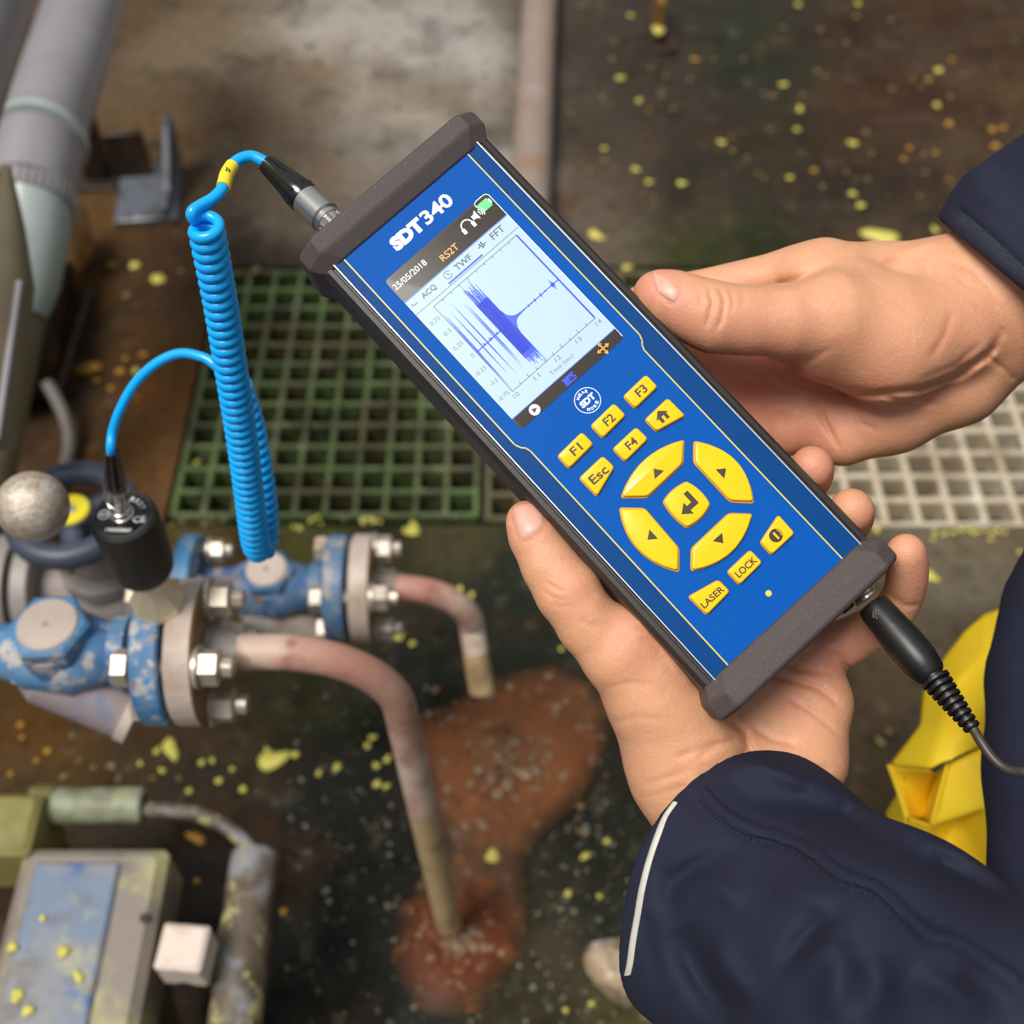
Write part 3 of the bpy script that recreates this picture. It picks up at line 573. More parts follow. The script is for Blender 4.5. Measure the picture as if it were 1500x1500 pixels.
# ball knob on its lever
M['ball'] = mat('worn_steel_ball', (190, 176, 158), .42, metal=.35, layers=[((150, 122, 94), 40, .44, .6, .6), ((222, 214, 204), 90, .5, .62, .6), ((160, 130, 100), 300, .5, .64, .5), ((104, 56, 26), 130, .66, .71, .9)], bump=.4, bscale=300)
bk = thing('ball_knob', 'worn steel ball knob with rust specks at the left edge in front of the handwheel', 'knob'); q = V3(P(48, 742, .66)); r = 52 / FPX * .66
b = MB(); b.lathe(q + V3((-r, 0, 0)), (1, 0, 0), [(r - r * math.cos(math.pi * k / 28), r * math.sin(math.pi * k / 28) + 1e-5) for k in range(29)], 48); b.build('ball', M['ball'], bk)
b = MB(); b.tube([q + V3((-r * .9, 0, -.002)), q + V3((-.12, .005, -.006)), q + V3((-.3, .02, -.01))], .0065, 16); b.build('lever_rod', M['galv'], bk)
# ------------------------------------------------------------ ultrasonic sensor on the front flanges
M['sensor'] = mat('soft_black_rubber', (46, 43, 40), .55, bump=.12, bscale=220); M['sensor_top'] = mat('gloss_black_plate', (14, 14, 15), .25)
M['brass'] = mat('nickelled_brass', (244, 226, 194), .42, metal=.85, rvar=.06); M['nickel'] = mat('satin_nickel', (206, 202, 194), .26, metal=.95)
M['white_print'] = mat('white_print', (226, 228, 230), .5); M['boot'] = mat('shiny_black_boot', (18, 17, 16), .22, coat=.3); M['cable_blue'] = mat('blue_cable', (0, 172, 252), .32, coat=.2, bump=.04, bscale=300)
SB = V3((fx(231) - .0045, FY + .007, FZ + .0476)); UPV = V3((0, 0, 1)); s_ = lambda h, dx=0, dy=0: SB + V3((dx, dy, h))
sn = thing('contact_sensor', 'black cylindrical ultrasonic sensor standing on a faceted brass cone on the flanges', 'sensor')
b = MB(); b.lathe(s_(0), UPV, [(0, .017), (.006, .0172), (.022, .0062), (.022, .005)], 8, rot=.2); b.build('cone_base', M['brass'], sn, smooth=0)
b = MB(); b.lathe(s_(.021), UPV, [(0, .0056), (.017, .0056)], 20); b.build('stud', M['brass'], sn)
b = MB(); b.lathe(s_(.0365), UPV, [(0, .012), (0, .0165), (.003, .0180), (.008, .0186), (.049, .0194), (.0525, .0189), (.0545, .0172), (.0547, .0152), (.0535, .0148), (.0535, .001)], 48); b.build('housing', M['sensor'], sn)
b = MB(); b.lathe(s_(.0898), UPV, [(0, .0147), (.0006, .0147), (.0006, .001)], 40); tp = b.build('top_plate', M['sensor_top'], sn)
b = MB(); b.lathe(s_(.0903), UPV, [(0, .0068), (.002, .0068), (.0025, .006), (.006, .006), (.0065, .0052), (.010, .0052)], 28); b.build('socket', M['nickel'], sn)
def flat_text(b, txt, size, at, bold=.0, ang=0, align='CENTER', T=None, sx=1.0):
    vs, fs = text_mesh(txt, size, bold, align, sx=sx); ca, sa = math.cos(ang), math.sin(ang)
    b.add([T((at[0] + x * ca - y * sa, at[1] + x * sa + y * ca)) for x, y, z in vs], fs)
Ts = lambda p: tuple(s_(.0907, p[0], p[1]))
b = MB(); flat_text(b, 'CE', .0062, (.0102, -.0036), .0001, .1, T=Ts)
for i, ch in enumerate('RS2T'):
    a = math.radians(72 - i * 15); flat_text(b, ch, .0042, (.0117 * math.cos(a), .0117 * math.sin(a)), .00008, a - math.pi / 2, T=Ts)
flat_text(b, '190020007', .0034, (-.0005, -.0112), .00006, -.04, T=Ts)
n = 28; ring = [(.0034 * math.cos(2 * math.pi * k / n) - .0105, .0034 * math.sin(2 * math.pi * k / n)) for k in range(n)]; rin = [(.0029 * math.cos(2 * math.pi * k / n) - .0105, .0029 * math.sin(2 * math.pi * k / n)) for k in range(n)]
b.add([Ts(p) for p in ring + rin], [(k, (k + 1) % n, n + (k + 1) % n, n + k) for k in range(n)]); flat_text(b, 'SDT', .0027, (-.0105, 0), .00008, 0, T=Ts)
b.build('lettering', M['white_print'], tp, smooth=0)
# ------------------------------------------------------------ blue coiled cable
cb = thing('coiled_cable', 'bright blue coiled cable running from the meter down to the black sensor', 'cable')
CR = .00255
pl0 = s_(.0995); pd = (V3(P(163, 661, .636)) - pl0); top = pl0 + pd
b = MB(); b.lathe(pl0, pd, [(0, .0056), (.001, .0062), (.006, .0062), (.0062, .0054), (.0085, .0054), (.0088, .0064), (.0225, .0066), (.0235, .006)], 28); b.build('plug', M['nickel'], cb)
bl = pd.length; b = MB(); b.lathe(pl0 + pd.normalized() * .022, pd, [(0, .0058), (.002, .0064), (.007, .006), (bl * .6 - .005, .0042), (bl - .022, .0036), (bl - .0218, .002)], 20); b.build('boot', M['boot'], cb)
lead = [tuple(top - pd.normalized() * .004), tuple(top + pd.normalized() * .004), P(165, 632, .632), P(176, 600, .626), P(197, 563, .62), P(228, 533, .615), P(262, 518, .612), P(293, 522, .609), P(312, 532, .608), P(326, 548, .608)]
def coil_path(axis, r, turns, ph=0, per=22, sgn=1):
    ax = [V3(q) for q in axis]; n = int(turns * per); L = [0]
    for i in range(1, len(ax)): L.append(L[-1] + (ax[i] - ax[i - 1]).length)
    xf = None; out = []
    for k in range(n + 1):
        s = k / n * L[-1]; i = 0
        while i < len(ax) - 2 and L[i + 1] < s: i += 1
        t = (s - L[i]) / max(L[i + 1] - L[i], 1e-9); c = ax[i].lerp(ax[i + 1], t); T = (ax[min(i + 2, len(ax) - 1)] - ax[max(i - 1, 0)]).normalized()
        if xf is None: xf = frame(T).col[0].copy()
        xf = (xf - T * xf.dot(T)).normalized(); y = T.cross(xf); a = ph + sgn * 2 * math.pi * k / per
        out.append(c + (xf * math.cos(a) + y * math.sin(a)) * r)
    return out
axis = spline([P(300, 324, .492), P(310, 375, .506), P(324, 450, .527), P(340, 550, .557), P(354, 640, .588), P(365, 725, .62), P(371, 775, .641), P(376, 800, .655), P(383, 804, .663), P(388, 786, .664), P(387, 745, .656), P(377, 675, .64), P(362, 605, .624), P(346, 560, .612)], 10)
axd = [V3(q) for q in axis]; LL = sum((axd[i + 1] - axd[i]).length for i in range(len(axd) - 1))
rc = .0053
def wpx(q): c = RC.T @ (np.asarray(q) - CAM); return 750 + FPX * c[0] / -c[2], 750 - FPX * c[1] / -c[2]
PH = min(np.linspace(0, 6.28, 64), key=lambda t: wpx(coil_path(axd, rc, .1, t)[0])[0]); SG = max((1, -1), key=lambda g: wpx(coil_path(axd, rc, .3, PH, sgn=g)[5])[1])
cp_ = coil_path(axd, rc, LL / .0052, ph=PH, sgn=SG)
head = [P(388, 237, .514), P(368, 229, .5135), P(347, 236, .511), P(333, 254, .506), P(326, 276, .501), P(312, 291, .497), P(296, 300, .494), P(282, 310, .491)]
full = spline([V3(q) for q in head] + cp_[2:7:2], 6)[:-1] + [np.array(q) for q in cp_[6:]]
b = MB(); b.tube(full, CR, 10); b.build('coil', M['cable_blue'], cb, smooth=60)
b = MB(); b.tube(spline([cp_[-9], cp_[-5], cp_[-1]] + [np.array(q) for q in lead[::-1]], 8), CR, 10); b.build('cable_lead', M['cable_blue'], cb, smooth=60)
M['yellow_sleeve'] = mat('yellow_marker', (240, 216, 50), .45)
hp = spline(head, 10); b = MB(); b.tube(hp[24:40], CR * 1.17, 14); ms = b.build('marker_sleeve', M['yellow_sleeve'], cb, smooth=60)
M['ink'] = mat('black_ink', (40, 36, 24), .6)
q0, q1 = V3(hp[31]), V3(hp[34]); tv = (q0 - q1).normalized(); vv = (V3(CAM) - q0).normalized(); sv = tv.cross(vv).normalized(); nv = sv.cross(tv)
b = MB(); flat_text(b, '27', .0024, (0, 0), .0001, 0, T=lambda p: tuple(q0 + (-sv * p[1] * 1 + tv * p[0]) + nv * (CR * 1.17 + .0002 - p[1] ** 2 / (2 * CR * 1.17)))); b.build('marker_print', M['ink'], ms, smooth=0)
A, B_, C_ = V3(P(492, 333, .502)), V3(P(447, 291, .5095)), V3(P(388, 238, .5137)); d1_ = (B_ - A)
b = MB(); b.lathe(A, d1_, [(0, .0056), (.004, .0056), (.0042, .0061), (.0062, .0061), (.0064, .0055), (.0075, .0068), (d1_.length - .001, .0068), (d1_.length, .006)], 28)
for k in range(14):
    a = k / 14 * 6.283; F = frame(d1_); b.tube([A + F @ V3((.0056 * math.cos(a), .0056 * math.sin(a), .0005)), A + F @ V3((.0056 * math.cos(a), .0056 * math.sin(a), .0036))], .0006, 5)
b.build('plug', M['nickel'], cb)
d2 = C_ - B_; b = MB(); b.lathe(B_ - d2.normalized() * .001, d2, [(0, .0064), (.002, .0071), (.008, .0066), (.013, .0052), (d2.length * .8, .004), (d2.length, .0039), (d2.length + .0005, .003)], 22)
F = frame(d2)
for k in range(7):
    a = k / 7 * 6.283; b.tube([B_ + F @ V3((.0066 * math.cos(a), .0066 * math.sin(a), .003)), B_ + F @ V3((.005 * math.cos(a), .005 * math.sin(a), .012)), B_ + F @ V3((.0036 * math.cos(a), .0036 * math.sin(a), d2.length * .95))], .0008, 6)
b.build('boot', M['boot'], cb)
# ------------------------------------------------------------ machine at the lower left
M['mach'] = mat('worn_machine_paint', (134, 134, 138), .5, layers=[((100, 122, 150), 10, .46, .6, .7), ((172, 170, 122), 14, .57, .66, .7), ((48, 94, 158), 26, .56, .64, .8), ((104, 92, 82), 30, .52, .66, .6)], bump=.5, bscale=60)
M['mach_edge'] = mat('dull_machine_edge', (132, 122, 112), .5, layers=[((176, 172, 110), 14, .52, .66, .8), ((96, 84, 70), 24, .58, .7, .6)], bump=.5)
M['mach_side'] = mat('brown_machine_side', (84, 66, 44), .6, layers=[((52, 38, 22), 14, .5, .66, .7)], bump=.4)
M['lichen'] = mat('lichen_spotted_pipe', (96, 84, 70), .5, layers=[((150, 152, 156), 20, .5, .62, .7), ((64, 48, 34), 24, .5, .62, .7), ((172, 168, 110), 46, .54, .62, .8)], bump=.5)
M['green_pipe'] = mat('greenish_conduit', (150, 156, 128), .5, layers=[((84, 68, 50), 14, .5, .64, .8), ((176, 180, 120), 26, .56, .68, .7)], bump=.4)
M['white_block'] = mat('white_painted_block', (216, 200, 186), .5, layers=[((176, 140, 104), 24, .56, .68, .7)], bump=.3)
M['olive'] = mat('olive_dusty_box', (146, 138, 78), .6, layers=[((110, 100, 60), 18, .5, .66, .7)], bump=.4)
hT = .225; mc = thing('pump_motor', 'worn grey blue machine housing with yellow stains at the lower left corner', 'machine')
c0, c1, c2, c3 = [V3(G(*q, hT)) for q in ((26, 1240), (252, 1240), (183, 1560), (-42, 1560))]; x0, x1, y0, y1 = (c0.x + c3.x) / 2, (c1.x + c2.x) / 2, c2.y - .12, c0.y
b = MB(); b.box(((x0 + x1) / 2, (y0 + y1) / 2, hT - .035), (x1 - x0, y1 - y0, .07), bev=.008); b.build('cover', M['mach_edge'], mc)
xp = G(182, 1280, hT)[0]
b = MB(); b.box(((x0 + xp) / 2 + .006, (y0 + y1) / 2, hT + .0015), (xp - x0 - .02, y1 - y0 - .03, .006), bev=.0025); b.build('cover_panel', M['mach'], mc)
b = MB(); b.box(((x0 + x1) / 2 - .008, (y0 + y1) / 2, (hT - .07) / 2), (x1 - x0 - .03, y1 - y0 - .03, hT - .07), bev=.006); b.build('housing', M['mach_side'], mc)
b = MB(); q = G(212, 1345, hT); b.cyl((q[0], q[1], hT - .004), (q[0], q[1], hT + .0012), .004, 14); b.build('screw', M['dark_steel'], mc)
for (sx1, sy1, d_) in ((18, 1387, 17), (93, 1393, 22), (25, 1458, 24), (115, 1430, 18), (40, 1480, 20), (62, 1345, 12)):
    o_ = leaf(sx1, sy1, d_, 'y', label='pale yellow leaf flake on the top of the machine housing', h=hT + .0065); o_['group'] = 'leaf flakes on the machine'
cd_ = thing('cable_conduit', 'greenish conduit body with a thin bent tube behind the machine housing', 'conduit')
a, c = V3(G(78, 1180, .2)), V3(G(212, 1180, .2)); rr_ = .0165
b = MB(); b.lathe(a, c - a, [(0, .012), (0, rr_), ((c - a).length - .002, rr_), ((c - a).length, rr_ - .002), ((c - a).length, .011), ((c - a).length - .006, .01)], 28); b.build('conduit_body', M['green_pipe'], cd_)
b = MB(); b.lathe(a - (c - a) * .22, c - a, [(0, .0185), ((c - a).length * .24, .0185)], 8, rot=.3); b.build('gland_nut', M['olive'], cd_)
th_ = spline([V3(G(205, 1186, .2)), V3(G(250, 1187, .2)), V3(G(290, 1193, .199)), V3(G(325, 1207, .196)), V3(G(352, 1228, .192)), V3(G(371, 1252, .188))], 8); b = MB(); b.tube(th_, .0068, 14); b.build('bent_tube', M['lichen'], cd_)
lp = thing('spotted_pipe', 'brown pipe spotted with yellow lichen right of the white block', 'pipe')
a, c = V3(G(374, 1250, .185)), V3(G(336, 1560, .185)); d = c - a
b = MB(); b.lathe(a, d, [(0, .014), (0, .0195), (.003, .0212), (d.length * .42, .0212)], 28); b.build('pipe_run', M['lichen'], lp)
b = MB(); b.lathe(a + d * .4, d, [(0, .019), (0, .0225), (.03, .0235), (.05, .0215), (d.length * .6, .0215)], 28); b.build('elbow_socket', M['lichen'], lp)
wk = thing('valve_key', 'white painted square block on a slanting grey stem beside the machine', 'valve key')
q = V3(G(266, 1386, .25)); F = Matrix.Rotation(-.08, 3, 'Z'); b = MB(); b.box(q - V3((0, 0, .02)), (.037, .036, .04), F, .003); b.build('square_head', M['white_block'], wk)
b = MB(); b.tube([q - V3((0, .0, .03)), q + V3((-.004, -.02, -.08)), q + V3((-.006, -.06, -.15))], .016, 18); b.build('stem', M['dark_steel'], wk)
ob = thing('junction_box', 'dusty olive box at the left edge behind the machine housing', 'box'); q = G(12, 1205, .23)
b = MB(); b.box((q[0] - .02, q[1], .19), (.085, .055, .08), bev=.005); b.build('lid', M['olive'], ob); b = MB(); b.box((q[0] - .02, q[1], .075), (.075, .048, .15), bev=.004); b.build('foot', M['mach_side'], ob)
# ------------------------------------------------------------ lagged pipes and rusty pump at the upper left
M['clad'] = mat('grey_pipe_cladding', (158, 154, 158), .42, metal=.35, layers=[((134, 128, 132), 5, .45, .65, .6)], bump=.1, bscale=20); M['clad_pale'] = mat('pale_cladding', (176, 186, 182), .42, metal=.25, layers=[((150, 156, 152), 7, .5, .68, .6)], bump=.1)
M['clad_tan'] = mat('tan_lagging', (120, 108, 84), .55, layers=[((96, 84, 60), 8, .5, .66, .6)], bump=.2)
lg = thing('lagged_pipe', 'large grey clad lagged pipe with an elbow at the upper left', 'pipe'); zc = 1.32; Rm = 66 / FPX * zc
A = V3(P(128, -10, zc + .32)); hgt = A.z; Bp = V3(G(60, 205, hgt)); d = (Bp - A)
b = MB(); b.lathe(A - d, d, [(0, Rm), (d.length * 2 - .004, Rm)], 40); b.lathe(A + d - (d.normalized() * .004), d, [(0, Rm), (.002, Rm + .006), (.012, Rm + .006), (.014, Rm)], 40, mi=1); b.build('straight_cladding', [M['clad'], M['clad_pale']], lg)
dn = d.normalized(); e1 = Bp + dn * .012; dv = (dn + V3((-.05, 0, -.35))).normalized()
b = MB(); b.lathe(e1, (dn + dv), [(-.004, Rm + .001), (.075, Rm + .001)], 40); b.build('elbow_segment', M['clad'], lg)
e2 = e1 + (dn + dv).normalized() * .07; b = MB(); b.lathe(e2, dv, [(0, Rm + .002), (.022, Rm + .002)], 40)
for k in range(40):
    a = 6.283 * k / 40; F = frame(dv); b.tube([e2 + F @ V3(((Rm + .003) * math.cos(a), (Rm + .003) * math.sin(a), .002)), e2 + F @ V3(((Rm + .003) * math.cos(a), (Rm + .003) * math.sin(a), .02))], .0022, 5)
b.build('crimped_band', M['clad'], lg)
d3 = (dv + V3((-.28, 0, -.55))).normalized(); e3 = e2 + dv * .02; b = MB(); b.lathe(e3, (dv + d3), [(-.01, Rm), (.03, Rm * 1.04), (.09, Rm * 1.0), (.125, Rm * .82)], 40); b.build('elbow_segment', M['clad_pale'], lg)
e4 = e3 + (dv + d3).normalized() * .10; b = MB(); b.lathe(e4 + d3 * .012, d3, [(0, Rm * .8), (.8, Rm * .8)], 40); b.build('lower_lagging', M['clad_tan'], lg)
l2 = thing('lagged_pipe', 'second lagged pipe cutting across the very top left corner', 'pipe'); A = V3(P(-42, -30, 1.12)); Bp = V3(G(-112, 165, A.z)); d = Bp - A
b = MB(); b.lathe(A - d, d, [(0, .056), (d.length * 3, .056)], 36); b.build('straight_cladding', M['clad'], l2)
l3 = thing('lagged_pipe', 'tan lagged pipe running down along the left edge below the elbow', 'pipe'); A, Bp = V3(P(10, 246, .98)), V3(P(-48, 640, .92))
b = MB(); b.lathe(A, Bp - A, [(0, .004), (.05, .02), (.10, .033), ((Bp - A).length, .036)], 36); b.build('straight_cladding', M['clad_tan'], l3); b = MB(); b.tube([A.lerp(Bp, .45) + V3((.031, -.012, .014)), Bp + V3((.031, -.015, .014))], .003, 8); b.build('seam', M['clad'], l3)
pm = thing('rusty_pump', 'dark rusty pump with ochre casing on the floor at the left edge', 'pump'); q = G(100, 440)
b = MB(); b.lathe((q[0] - .03, q[1] + .06, .07), (.35, -1, -.1), [(-.05, .03), (-.05, .06), (-.02, .068), (.03, .066), (.06, .045), (.09, .04)], 30); b.build('casing', M['ochre_steel'], pm)
q2 = G(48, 560); b = MB(); b.lathe((q2[0] - .03, q2[1] + .13, .085), (.1, -1, 0), [(0, .04), (0, .075), (.16, .075), (.2, .06), (.22, .02)], 26); b.build('motor_body', M['dark_steel'], pm)
for k in range(5):
    b = MB(); b.lathe((q2[0] - .03 + .0024 * k, q2[1] + .12 - k * .026, .085), (.1, -1, 0), [(0, .07), (0, .081), (.008, .081), (.008, .07)], 26); b.build('cooling_fin', M['dark_steel'], pm)
b = MB(); b.box((q2[0] - .01, q2[1] + .06, .015), (.13, .2, .03), bev=.004); b.build('foot', M['dark_steel'], pm)
b = MB(); q3 = G(150, 250); b.box((q3[0] - .0, q3[1] - .02, .1), (.035, .035, .2), bev=.003); sp_ = thing('support_post', 'dark steel support post between the lagged pipe and the bracket', 'post'); b.build('post_shaft', M['dark_steel'], sp_); b = MB(); b.box((q3[0], q3[1] - .02, .004), (.07, .07, .008), bev=.002); b.build('foot_plate', M['dark_steel'], sp_)
hs = thing('grey_hose', 'thin grey hose curving over the brown floor behind the handwheel', 'hose'); b = MB(); b.tube(spline([G(68, 560, .06), G(80, 580, .05), G(95, 612, .035), G(102, 645, .02), G(96, 680, .012), G(80, 715, .012)], 8), .0085, 14); b.build('hose_run', mat('grey_rubber', (104, 98, 92), .6, bump=.1), hs)
# ------------------------------------------------------------ handheld meter (built in its own frame, millimetres)
M['panel_blue'] = mat('blue_membrane', (0, 82, 168), .5, spec=.08); M['panel_edge'] = mat('darker_blue_membrane', (0, 64, 126), .45, spec=.1)
M['case_black'] = mat('anodised_black_case', (52, 48, 46), .45, metal=.2, bump=.08, bscale=700); M['bumper'] = mat('grained_rubber_bumper', (78, 68, 66), .55, bump=.35, bscale=2600, layers=[((110, 98, 96), 2600, .52, .64, .6)])
M['key_yellow'] = mat('glossy_yellow_key', (255, 200, 0), .2, coat=.25); M['key_rim'] = mat('orange_key_rim', (214, 150, 10), .3); M['key_ink'] = mat('brown_black_legend', (52, 38, 12), .4)
M['bezel'] = mat('glossy_dark_glass', (62, 54, 48), .28, spec=.3); M['lcd'] = mat('pale_backlit_screen', (176, 200, 216), .3, emit=.06, spec=.3)
M['scr_white'] = mat('screen_white', (240, 242, 244), .3, emit=.25); M['scr_orange'] = mat('screen_orange', (226, 164, 74), .3, emit=.15); M['scr_blue'] = mat('screen_blue', (20, 70, 214), .3, emit=.15); M['scr_green'] = mat('screen_green', (84, 208, 120), .3, emit=.2)
M['scr_dark'] = mat('screen_dark_line', (52, 62, 78), .4); M['scr_grey'] = mat('screen_grey_text', (112, 124, 138), .4); M['scr_faint'] = mat('screen_faint_line', (186, 206, 216), .4); M['scr_blue2'] = mat('screen_pale_blue', (96, 140, 220), .4)
M['line_yellow'] = mat('yellow_print_line', (226, 196, 84), .4); M['silver'] = mat('bright_edge', (214, 220, 226), .3, metal=.6)
mt = thing('handheld_meter', 'blue and black handheld meter with yellow keys and a lit screen held in both hands', 'meter'); mt.matrix_world = DM
S3 = .001
class MM(MB):
    def build(s, name, m, parent=None, smooth=30): s.v = [(x * S3, y * S3, z * S3) for x, y, z in s.v]; return MB.build(s, name, m, parent, smooth)
def quad(b, x0, y0, x1, y1, z): b.add([(x0, y0, z), (x1, y0, z), (x1, y1, z), (x0, y1, z)], [(0, 1, 2, 3)]); return b
def stroke(b, pts, w, z):
    p = [Vector(q) for q in pts]
    for i in range(len(p) - 1):
        d = (p[i + 1] - p[i]); n = Vector((-d.y, d.x)).normalized() * w / 2; e = d.normalized() * w * .3
        a, c = p[i] - e, p[i + 1] + e; b.add([(q.x, q.y, z) for q in (a - n, c - n, c + n, a + n)], [(0, 1, 2, 3)])
    return b
def ringp(b, c, r0, r1, z, n=40, a0=0, a1=2 * math.pi):
    vs = [(c[0] + r * math.cos(a0 + (a1 - a0) * k / n), c[1] + r * math.sin(a0 + (a1 - a0) * k / n), z) for k in range(n + 1) for r in (r0, r1)]
    return b.add(vs, [(2 * k, 2 * k + 1, 2 * k + 3, 2 * k + 2) for k in range(n)])
def disc(b, c, r, z, n=32): return b.add([(c[0] + r * math.cos(6.28319 * k / n), c[1] + r * math.sin(6.28319 * k / n), z) for k in range(n)], [tuple(range(n))])
def txt(b, s, x0, x1, yc, z, bold=.0, hgt=None, ang=0):
    vs, fs = text_mesh(s, 1.0, bold); X = [v[0] for v in vs]; Y = [v[1] for v in vs]; w, h = max(X) - min(X), max(Y) - min(Y); cx, cy = (max(X) + min(X)) / 2, (max(Y) + min(Y)) / 2
    sx_ = (x1 - x0) / w; sy = (hgt / h) if hgt else sx_; ca, sa = math.cos(ang), math.sin(ang); xm = (x0 + x1) / 2
    out = []
    for x, y, _ in vs:
        x, y = (x - cx) * sx_, (y - cy) * sy; out.append((xm + x * ca - y * sa, yc + x * sa + y * ca, z))
    return b.add(out, fs)
# case: extruded profile with side rails
HP = [(39.3, -.2), (39.8, -1.6), (40.6, -1.6), (41.0, -.9), (42.9, -1.3), (43.4, -2.4), (44.6, -4.2), (44.6, -33), (41, -40)]
prof = [(-x, z) for x, z in HP] + HP[::-1]
b = MM(); b.loops([[(x, y, z) for x, z in prof] for y in (-114, 114)]); b.build('case', M['case_black'], mt, smooth=20)
b = MM(); quad(b, -39.2, -112.8, 39.2, 112.8, -.1); b.build('panel_edge', M['panel_edge'], mt, smooth=0)
b = MM(); L_ = [(-34.6, 113), (-34.6, 7.6), (-33.6, 5.2), (-32.2, 3.6), (-31.7, 1.6), (-31.7, -113)]; R2 = [(33, 113), (33, 7.6), (32.2, 5.2), (30.8, 3.6), (30, 1.6), (30, -113)]
pan = L_[::-1] + R2; b.add([(x, y, .0) for x, y in (R2[::-1] + L_)], [tuple(range(len(pan)))][0:1]); fp_ = b.build('front_panel', M['panel_blue'], mt, smooth=0)
b = MM(); stroke(b, L_, .55, .05); stroke(b, R2, .55, .05); b.build('panel_line', M['line_yellow'], fp_, smooth=0)
b = MM(); b.box((-39.3, 0, -.05), (.4, 226, .4)); b.box((39.3, 0, -.05), (.4, 226, .4)); b.build('edge_trim', M['silver'], mt, smooth=0)
# bumpers with a chamfered octagonal outline
def bumper(y0, y1, nm):
    sgn = 1 if y1 > y0 else -1; P8 = lambda i, zt: [(-40 + i, zt - i), (40 - i, zt - i), (48 - i, zt - 8 + i * .2), (48 - i, -35), (41 - i, -43 + i), (-41 + i, -43 + i), (-48 + i, -35), (-48 + i, zt - 8 + i * .2)]
    lv = [(y0 - .5 * sgn, 4.5), (y0 + 5.5 * sgn, .3), (y0 + 6.5 * sgn, 0), (y1 - 1.5 * sgn, 0), (y1, 1.6)]
    b = MM(); b.loops([[(x, y, z) for x, z in P8(i, 5.2)] for y, i in lv])
    o = b.build(nm, M['bumper'], mt, smooth=15); md = o.modifiers.new('bevel', 'BEVEL'); md.width = .0012; md.segments = 3; md.limit_method = 'ANGLE'; md.angle_limit = math.radians(18); return o
bt = bumper(112, 126.5, 'top_bumper'); bb = bumper(-112.5, -127, 'bottom_bumper')
b = MM(); b.cyl((24, -126.5, -24), (24, -131, -24), 3, 20); b.build('audio_socket', M['case_black'], bb)
b = MM(); b.cyl((30, -126.5, -30), (30, -129, -30), 2.6, 20); b.build('port', M['brass'], bb)
# display
b = MM(); b.prism(roundpoly([(-28.6, 10.4), (27.6, 10.6), (27.4, 94.0), (-28.6, 93.6)], 2.2), -.2, .12, .1); ds = b.build('display', M['bezel'], mt, smooth=20)
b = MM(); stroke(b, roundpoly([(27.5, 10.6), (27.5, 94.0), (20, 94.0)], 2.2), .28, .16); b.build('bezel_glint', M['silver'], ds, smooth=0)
b = MM(); quad(b, -28.5, 16.1, 27.4, 81.2, .16); b.build('lit_screen', M['lcd'], ds, smooth=0)
Z1, Z2, Z3 = .20, .24, .28
b = MM(); txt(b, '25/05/2018', -27.6, -10.6, 88.6, Z1, .004); b.build('date_text', M['scr_white'], ds, smooth=0)
b = MM(); ringp(b, (12.2, 88.6), 2.2, 2.75, Z1, 24, -.35, math.pi + .35)
for sg in (-1, 1): b.add([(12.2 + sg * 2.5 + dx, 87.4 + dy, Z1) for dx, dy in ((-.75, -1.3), (.75, -1.3), (.75, 1.1), (-.75, 1.1))], [(0, 1, 2, 3)])
b.build('headphone_icon', M['scr_white'], ds, smooth=0)
b = MM(); b.add([(15.8, 88.4, Z1), (17, 88.4, Z1), (18.5, 87.2, Z1), (18.5, 91.6, Z1), (17, 90.4, Z1), (15.8, 90.4, Z1)], [(0, 1, 2, 5), (5, 2, 3, 4)][1:] + [(0, 1, 4, 5), (1, 2, 3, 4)])
for r in (1.3, 2.2, 3.1): ringp(b, (18.4, 89.4), r - .22, r + .22, Z1, 10, -.75, .75)
b.build('speaker_icon', M['scr_white'], ds, smooth=0)
b = MM(); disc(b, (-19.2, 12.9), 2.3, Z1); b.build('play_button', M['scr_white'], ds, smooth=0)
b = MM(); b.add([(-20.1, 11.8, Z2), (-17.9, 12.9, Z2), (-20.1, 14.0, Z2)], [(0, 1, 2)]); b.build('play_icon', M['bezel'], ds, smooth=0)
b = MM(); quad(b, 20.4, 88.2, 25.9, 92.3, Z1); b.add([(25.9, 89.2, Z1), (26.6, 89.2, Z1), (26.6, 91.4, Z1), (25.9, 91.4, Z1)], [(0, 1, 2, 3)], 1); b.build('battery_icon', [M['scr_green'], M['scr_white']], ds, smooth=0)
b = MM(); txt(b, 'RS2T', -5.2, 3.6, 85.0, Z1, .006); b.build('sensor_text', M['scr_orange'], ds, smooth=0)
b = MM()
for a in range(4):
    c, s = math.cos(a * math.pi / 2), math.sin(a * math.pi / 2); T2 = lambda x, y: (18.2 + x * c - y * s, 13.2 + x * s + y * c)
    stroke(b, [T2(0, 0), T2(2.0, 0)], .55, Z1); b.add([(*T2(1.7, -1.0), Z1), (*T2(3.2, 0), Z1), (*T2(1.7, 1.0), Z1)], [(0, 1, 2)])
b.build('arrow_cross_icon', M['scr_orange'], ds, smooth=0)
b = MM()
quad(b, -28.5, 80.8, 27.4, 81.3, Z1); quad(b, -28.5, 15.9, 27.4, 16.3, Z1); b.build('screen_border', M['scr_blue2'], ds, smooth=0)
b = MM(); stroke(b, [(-3, 14.2), (2.4, 14.2)], .7, Z1); stroke(b, [(-3, 12.6), (-1.6, 12.0), (.4, 13.2), (2.4, 12.4)], .7, Z1); stroke(b, [(-3, 11.5), (2.2, 11.5)], .6, Z1); quad(b, -3.0, 12.6, 1.8, 14, Z1)
quad(b, -9.9, 74.7, 8.5, 75.5, Z1)
ry = rng
